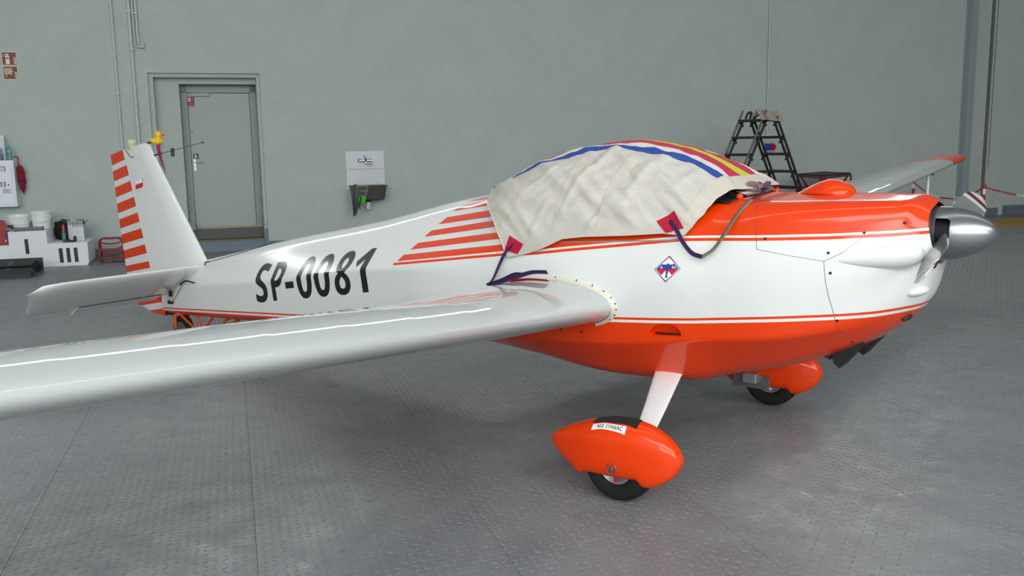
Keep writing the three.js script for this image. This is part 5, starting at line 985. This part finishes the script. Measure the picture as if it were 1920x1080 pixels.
// wash basin
{
  const p = thing('splash_panel', 'white splash panel of two boards on the wall above the basin', 'panel', at(2.183, 0.945, 0.003), RY);
  mesh('board', bx(0.643, 0.337, 0.016, 0, 0.167, 0.008, 0.003), M('#dcdfe5', 0.4), p); mesh('board', bx(0.643, 0.297, 0.016, 0, 0.4875, 0.008, 0.003), M('#dcdfe5', 0.4), p);
  const t = thing('wall_tap', 'chrome mixer tap with swivel spout mounted on the white splash panel', 'tap', at(2.185, 1.425, 0.022), RY);
  mesh('body', join(rod(V(-0.095, 0, 0.05), V(0.095, 0, 0.05), 0.018, 0.018, 20), rod(V(-0.095, 0, 0), V(-0.095, 0, 0.06), 0.022), rod(V(0.095, 0, 0), V(0.095, 0, 0.06), 0.022), rod(V(0, 0, 0.05), V(0, 0.03, 0.06), 0.026, 0.022)), mat.chrome, t);
  for (const s of [-1, 1]) mesh('rosette', lathe([[0, 0.03], [0.018, 0.028], [0.036, 0.006], [0.036, 0]], 28).rotateX(Math.PI / 2).translate(s * 0.095, 0, 0), mat.chrome, t);
  mesh('lever', bar(V(0.0, 0.03, 0.06), V(-0.03, 0.075, 0.1), 0.03, 0.012), mat.chrome, t);
  mesh('spout', tube([V(0.0, -0.018, 0.06), V(0.005, -0.05, 0.065), V(0.04, -0.058, 0.09), V(0.1, -0.062, 0.14)], 0.008, 30, 10), mat.chrome, t);
  mesh('spout_tip', rod(V(0.1, -0.062, 0.14), V(0.104, -0.075, 0.143), 0.011), mat.chrome, t);
  const b = thing('wash_basin', 'dirty grey rectangular metal wash basin on the wall', 'basin', at(2.19, 0.775, 0.023), RY);
  const m = M('#56524f', 0.5, { metalness: 0.3 }), W = 0.3, D = 0.37, H = 0.24, rows = [];
  const rr = (w, d0, d1, y, rad2) => { const r = []; const cs = [[w - rad2, d1 - rad2, 0], [-w + rad2, d1 - rad2, 1], [-w + rad2, d0 + rad2, 2], [w - rad2, d0 + rad2, 3]]; for (const [cx, cz, q] of cs) for (let k = 0; k <= 6; k++) { const a = (q + k / 6) * Math.PI / 2; r.push(V(cx + rad2 * Math.cos(a), y, cz + rad2 * Math.sin(a))); } return r; };
  for (const [w, d0, d1, y] of [[0.24, 0.03, 0.3, 0], [0.255, 0.015, 0.32, 0.02], [0.285, 0.002, 0.36, 0.215], [0.302, 0.0, 0.375, 0.225], [0.302, 0, 0.375, 0.24], [0.29, 0.012, 0.363, 0.24], [0.275, 0.02, 0.35, 0.22], [0.245, 0.03, 0.31, 0.03]]) rows.push(rr(w, d0, d1, y, 0.035));
  mesh('bowl', skin(rows, true, true, true), m, b);
  mesh('rim_clip', join(bx(0.05, 0.02, 0.03, -0.19, 0.245, 0.02, 0.005)), M('#4a4d48', 0.6), b); mesh('soap', bx(0.06, 0.03, 0.04, 0.2, 0.25, 0.03, 0.01), M('#d8dadd', 0.4), b, 'white soap bar');
  const s = thing('drain_trap', 'white plastic bottle trap under the wash basin', 'drain trap', at(2.19, 0.61, 0.16), RY);
  mesh('cup', lathe([[0, 0], [0.03, 0], [0.035, 0.012], [0.036, 0.05], [0.037, 0.052], [0.037, 0.06], [0.035, 0.062], [0.035, 0.115], [0.03, 0.125], [0, 0.125]], 28), mat.plastic, s);
  mesh('collar', rod(V(0, 0.125, 0), V(0, 0.165, 0), 0.04, 0.04, 20), mat.black, s, 'black collar');
  mesh('outlet', tube([V(-0.03, 0.09, -0.02), V(-0.06, 0.08, -0.08), V(-0.06, 0.07, -0.155)], 0.02, 20, 12), mat.plastic, s);
  const w = thing('towel', 'grey towel with black lettering and green trim hanging over the basin', 'towel', at(2.19, 0.775, 0.025), RY);
  const cloth = (fn, nx = 24, ny = 40) => { const r = []; for (let i = 0; i <= ny; i++) { const q = []; for (let k = 0; k <= nx; k++) q.push(fn(k / nx, i / ny)); r.push(q); } return skin(r); };
  const grey = M('#56555a', 0.95);
  mesh('fall', cloth((u, v) => { const y = 0.246 - v * (0.5 - 0.12 * smooth(0.4, 0.7, u)) + 0.03 * u * v; return V(lerp(-0.31, -0.165, u) + 0.02 * v * (0.5 - u) + 0.01 * noise(u * 4, v * 3, 2), y, 0.383 + 0.025 * Math.sin(u * 9 + v * 2) * (0.3 + v) + (v < 0.03 ? -0.012 : 0.012) + 0.01); }), grey, w, 'grey hanging fold');
  const tex = canvasTex(256, 256, (c) => { c.fillStyle = '#6f7469'; c.fillRect(0, 0, 256, 256); c.fillStyle = '#8fae7c'; c.fillRect(0, 0, 256, 8); c.fillRect(0, 78, 256, 6); c.fillRect(0, 160, 256, 6); c.fillStyle = '#131315'; c.font = 'bold 72px sans-serif'; c.fillText('LANC', 40, 70); c.fillText('ICKI', 70, 148); c.fillStyle = '#35c91f'; c.fillRect(0, 172, 256, 84); c.fillStyle = '#144d12'; c.fillRect(100, 176, 40, 80); });
  const g = cloth((u, v) => { const a = lerp(0.0, 1, v); const x = lerp(-0.225, -0.02, u) + a * lerp(0.0, -0.08, u), y = 0.247 - a * lerp(0.235, 0.3, u) * 1.0; return V(x, y, 0.392 + 0.02 * Math.sin(u * 7) * a + 0.012); }, 20, 24);
  const uv = g.attributes.uv; for (let i = 0; i < uv.count; i++) uv.setXY(i, uv.getX(i), 1 - uv.getY(i));
  mesh('printed_corner', g, M('#fff', 0.9, { map: tex }), w, 'printed corner with black letters and bright green edge');
  mesh('fall', cloth((u, v) => V(lerp(-0.19, -0.17, u), 0.2 - v * 0.33 - 0.02 * u, 0.4 + 0.02 * Math.sin(v * 5) + u * 0.012)), grey, w);
}
// step ladder with cloth, trestle platform
{
  const t = thing('step_ladder', 'tall dark double sided step ladder with worn rails standing by the back wall', 'ladder', at(0, 0, 0), RY);
  const m = M('#2a2725', 0.55, { metalness: 0.2 }), worn = M('#6b6761', 0.5, { metalness: 0.3 });
  const C = [8.07, 2.44], w = [0.134, 0.468], s = [0.47, -0.063];
  const P = (dir, e, y, off = 0) => { const cx = C[0] + (dir > 0 ? 0.2 : 0), cz = C[1] + (dir > 0 ? 0.1 : 0), k = Math.max(0, 2.0 - y) * dir + (y > 2 ? (2.0 - y) * dir : 0) + off * dir; return V(cx + e * w[0] / 2 + s[0] * k, y, cz + e * w[1] / 2 + s[1] * k); };
  for (const dir of [-1, 1]) {
    for (const e of [-1, 1]) {
      mesh('rail', rod(P(dir, e, 0.0), P(dir, e, dir < 0 ? 2.13 : 2.02), 0.021, 0.019, 10), dir < 0 ? worn : m, t, dir < 0 && e > 0 ? 'rail with worn pale paint' : undefined);
      mesh('rail', rod(P(dir, e, 0.0, -0.17), P(dir, e, 1.95, -0.17), 0.021, 0.021, 10), m, t);
    }
    for (const y of [1.97, 1.7, 1.43, 1.15, 0.88, 0.6, 0.33]) {
      const a = P(dir, -1, y, -0.09), b = P(dir, 1, y, -0.09);
      mesh('tread', bar(a, b, 0.13, 0.042), m, t);
      for (const q of [a, b]) mesh('bracket', join(bar(q.clone().add(V(s[0] * 0.1 * dir, -0.015, 0)), q.clone().add(V(-s[0] * 0.1 * dir, -0.09, 0)), 0.012, 0.03)), m, t);
    }
  }
  for (const e of [-1, 1]) mesh('brace', rod(P(-1, e, 1.15, -0.1), P(1, e, 1.15, -0.1), 0.013), m, t);
  mesh('hook', tube([P(-1, -0.5, 2.0), P(-1, -0.45, 2.09), P(-1, -0.2, 2.1), P(-1, -0.1, 2.0)], 0.02, 24, 8), m, t); mesh('hook', rod(P(-1, 0.2, 2.0), P(-1, 0.55, 2.1), 0.025), m, t);
  const c = thing('cloth', 'pale cloth with a faded red stripe hung over the ladder top', 'cloth', at(0, 0, 0), RY);
  const top = P(1, 0.0, 2.09), rows = []; for (let i = 0; i <= 20; i++) { const r = []; for (let k = 0; k <= 16; k++) { const u = i / 20 - 0.5, v = k / 16; r.push(V(top.x - 0.02 + u * 0.34 + 0.02 * v, top.y + 0.035 - Math.abs(v - 0.35) * 0.26 + 0.012 * noise(u * 6, v * 3, 1) - 0.04 * u * (v > 0.35 ? 1 : 0), top.z + 0.12 + (v - 0.35) * 0.24 + 0.1 * u + 0.02 * Math.sin(u * 14))); } rows.push(r); }
  mesh('fabric', skin(rows), M('#fff', 0.95, { map: canvasTex(64, 128, (q) => { q.fillStyle = '#9a938a'; q.fillRect(0, 0, 64, 128); q.fillStyle = '#92474c'; q.fillRect(0, 92, 64, 12); }) }), c);
}
{
  const t = thing('trestle_platform', 'low work platform with dark top and red braced legs right of the ladder', 'platform', at(0, 0, 0), RY);
  const red = M('#7d1520', 0.45), q = [[10.0, 0.95], [11.05, 0.25], [11.0, 1.15], [9.95, 1.8]], H = 1.04;
  const A = (i, y, f = 0) => V(q[i][0] + (10.5 - q[i][0]) * f, y, q[i][1] + (1.05 - q[i][1]) * f);
  const topG = new THREE.ExtrudeGeometry(shape(q.map(([x, z]) => [x, -z])), { depth: 0.03, bevelEnabled: false }); topG.rotateX(-Math.PI / 2); topG.translate(0, H - 0.03, 0);
  mesh('top', topG, M('#37312d', 0.7), t, 'dark plank top');
  for (let i = 0; i < 4; i++) mesh('rail', rod(A(i, H - 0.05), A((i + 1) % 4, H - 0.05), 0.018), red, t);
  for (let i = 0; i < 4; i++) { mesh('leg', rod(A(i, H - 0.05), A(i, 0, -0.12), 0.018), red, t); mesh('brace', rod(A(i, H - 0.05, 0.1), A((i + 1) % 4, 0.35, 0.3), 0.014), red, t); mesh('brace', rod(A((i + 1) % 4, H - 0.05, 0.1), A(i, 0.35, 0.3), 0.014), red, t); }
}
// barrier posts and chains
const posts = [[11.68, 3.62], [12.1, 1.52], [13.9, 4.6]];
{
  const wh = M('#dfe1e3', 0.45), rd = M('#b01626', 0.45);
  const labels = ['red and white barrier post right of the spinner tip', 'red and white barrier post under the far wing', 'red and white barrier post farther right, outside the picture'];
  posts.forEach(([x, z], i) => {
    const t = thing('barrier_post', labels[i], 'barrier post', at(x, 0, z), RY, 'chain barrier posts');
    for (let k = 0; k < 8; k++) mesh('band', rod(V(0, 0.03 + k * 0.1, 0), V(0, 0.03 + (k + 1) * 0.1, 0), 0.025, 0.025, 20), k % 2 ? wh : rd, t, k % 2 ? 'white band' : 'red band');
    mesh('cap', lathe([[0, 0.9], [0.018, 0.895], [0.03, 0.875], [0.03, 0.82], [0.026, 0.82]], 20), rd, t, 'red cap with chain hooks');
    mesh('base', lathe([[0, 0.03], [0.05, 0.03], [0.14, 0.012], [0.15, 0], [0, 0]], 32), mat.black, t);
  });
  const chain = (label, a, b, sag, n) => {
    const t = thing('barrier_chain', label, 'chain', at(0, 0, 0), RY, 'barrier chains'), parts = { red: [], white: [] };
    const P = (u) => V(lerp(a[0], b[0], u), 0.845 - sag * 4 * u * (1 - u), lerp(a[1], b[1], u));
    for (let i = 0; i < n; i++) {
      const u = 0.018 + 0.964 * (i + 0.5) / n, p = P(u), d = P(u + 0.01).sub(P(u - 0.01)).normalize();
      const g = new THREE.TorusGeometry(0.014, 0.005, 6, 12); g.scale(1.9, 1, 1); if (i % 2) g.rotateX(Math.PI / 2);
      g.applyQuaternion(new THREE.Quaternion().setFromUnitVectors(V(1, 0, 0), d)); g.translate(p.x, p.y, p.z);
      parts[Math.floor(i / (n / 5)) % 2 ? 'white' : 'red'].push(g);
    }
    mesh('chain_links', join(parts.red), rd, t, 'red links').userData.kind = 'stuff'; mesh('chain_links', join(parts.white), wh, t, 'white links').userData.kind = 'stuff';
  };
  chain('sagging red and white chain between the two visible posts', posts[1], posts[0], 0.24, 52);
  chain('sagging red and white chain leading right from the post by the spinner', posts[0], posts[2], 0.2, 60);
}
// worn yellow floor marking
{
  const m = M('#a8801c', 0.6), f = thing('floor_marking', 'worn yellow zigzag floor paint beyond the spinner', 'floor marking', at(0, 0.001, 0), RY);
  f.userData.kind = 'structure'; delete f.userData.category;
  const pl = (P) => { const g = new THREE.ExtrudeGeometry(shape(P.map(([x, z]) => [x, -z])), { depth: 0.0012, bevelEnabled: false }); g.rotateX(-Math.PI / 2); return g; };
  mesh('paint', pl([[13.4, 2.1], [14.3, 1.2], [15.2, 0.75], [16.6, 0.35], [17.6, 0.4], [16.2, 0.75], [15.4, 1.05], [16.8, 0.95], [18, 1.1], [16.4, 1.35], [15.2, 1.5], [14.3, 1.75], [15.2, 1.8], [16.6, 1.85], [15.2, 2.15], [13.9, 2.2]]), m, f);
  mesh('paint', pl([[13.3, 2.62], [14.2, 2.38], [15.2, 2.3], [15.2, 2.5], [14.2, 2.6]]), m, f);
  mesh('paint', pl([[12.85, 3.15], [13.8, 2.85], [14.6, 2.8], [14.6, 2.95], [13.8, 3.1]]), m, f);
}
// stand holding up the far wing
{
  const p = room(7.45, 0, 7.12), t = thing('wing_stand', 'thin pale steel stand propping the far wing near its tip', 'stand', p, RY);
  mesh('pole', rod(V(0, 0.02, 0), V(0, 1.235, 0), 0.016, 0.016, 18), mat.whitepaint, t);
  mesh('foot', lathe([[0, 0.03], [0.03, 0.03], [0.16, 0.01], [0.17, 0], [0, 0]], 32), mat.darkmetal, t);
  mesh('pad', bx(0.09, 0.02, 0.09, 0, 1.245, 0, 0.006), mat.black, t);
}
renderer.render(scene, camera);
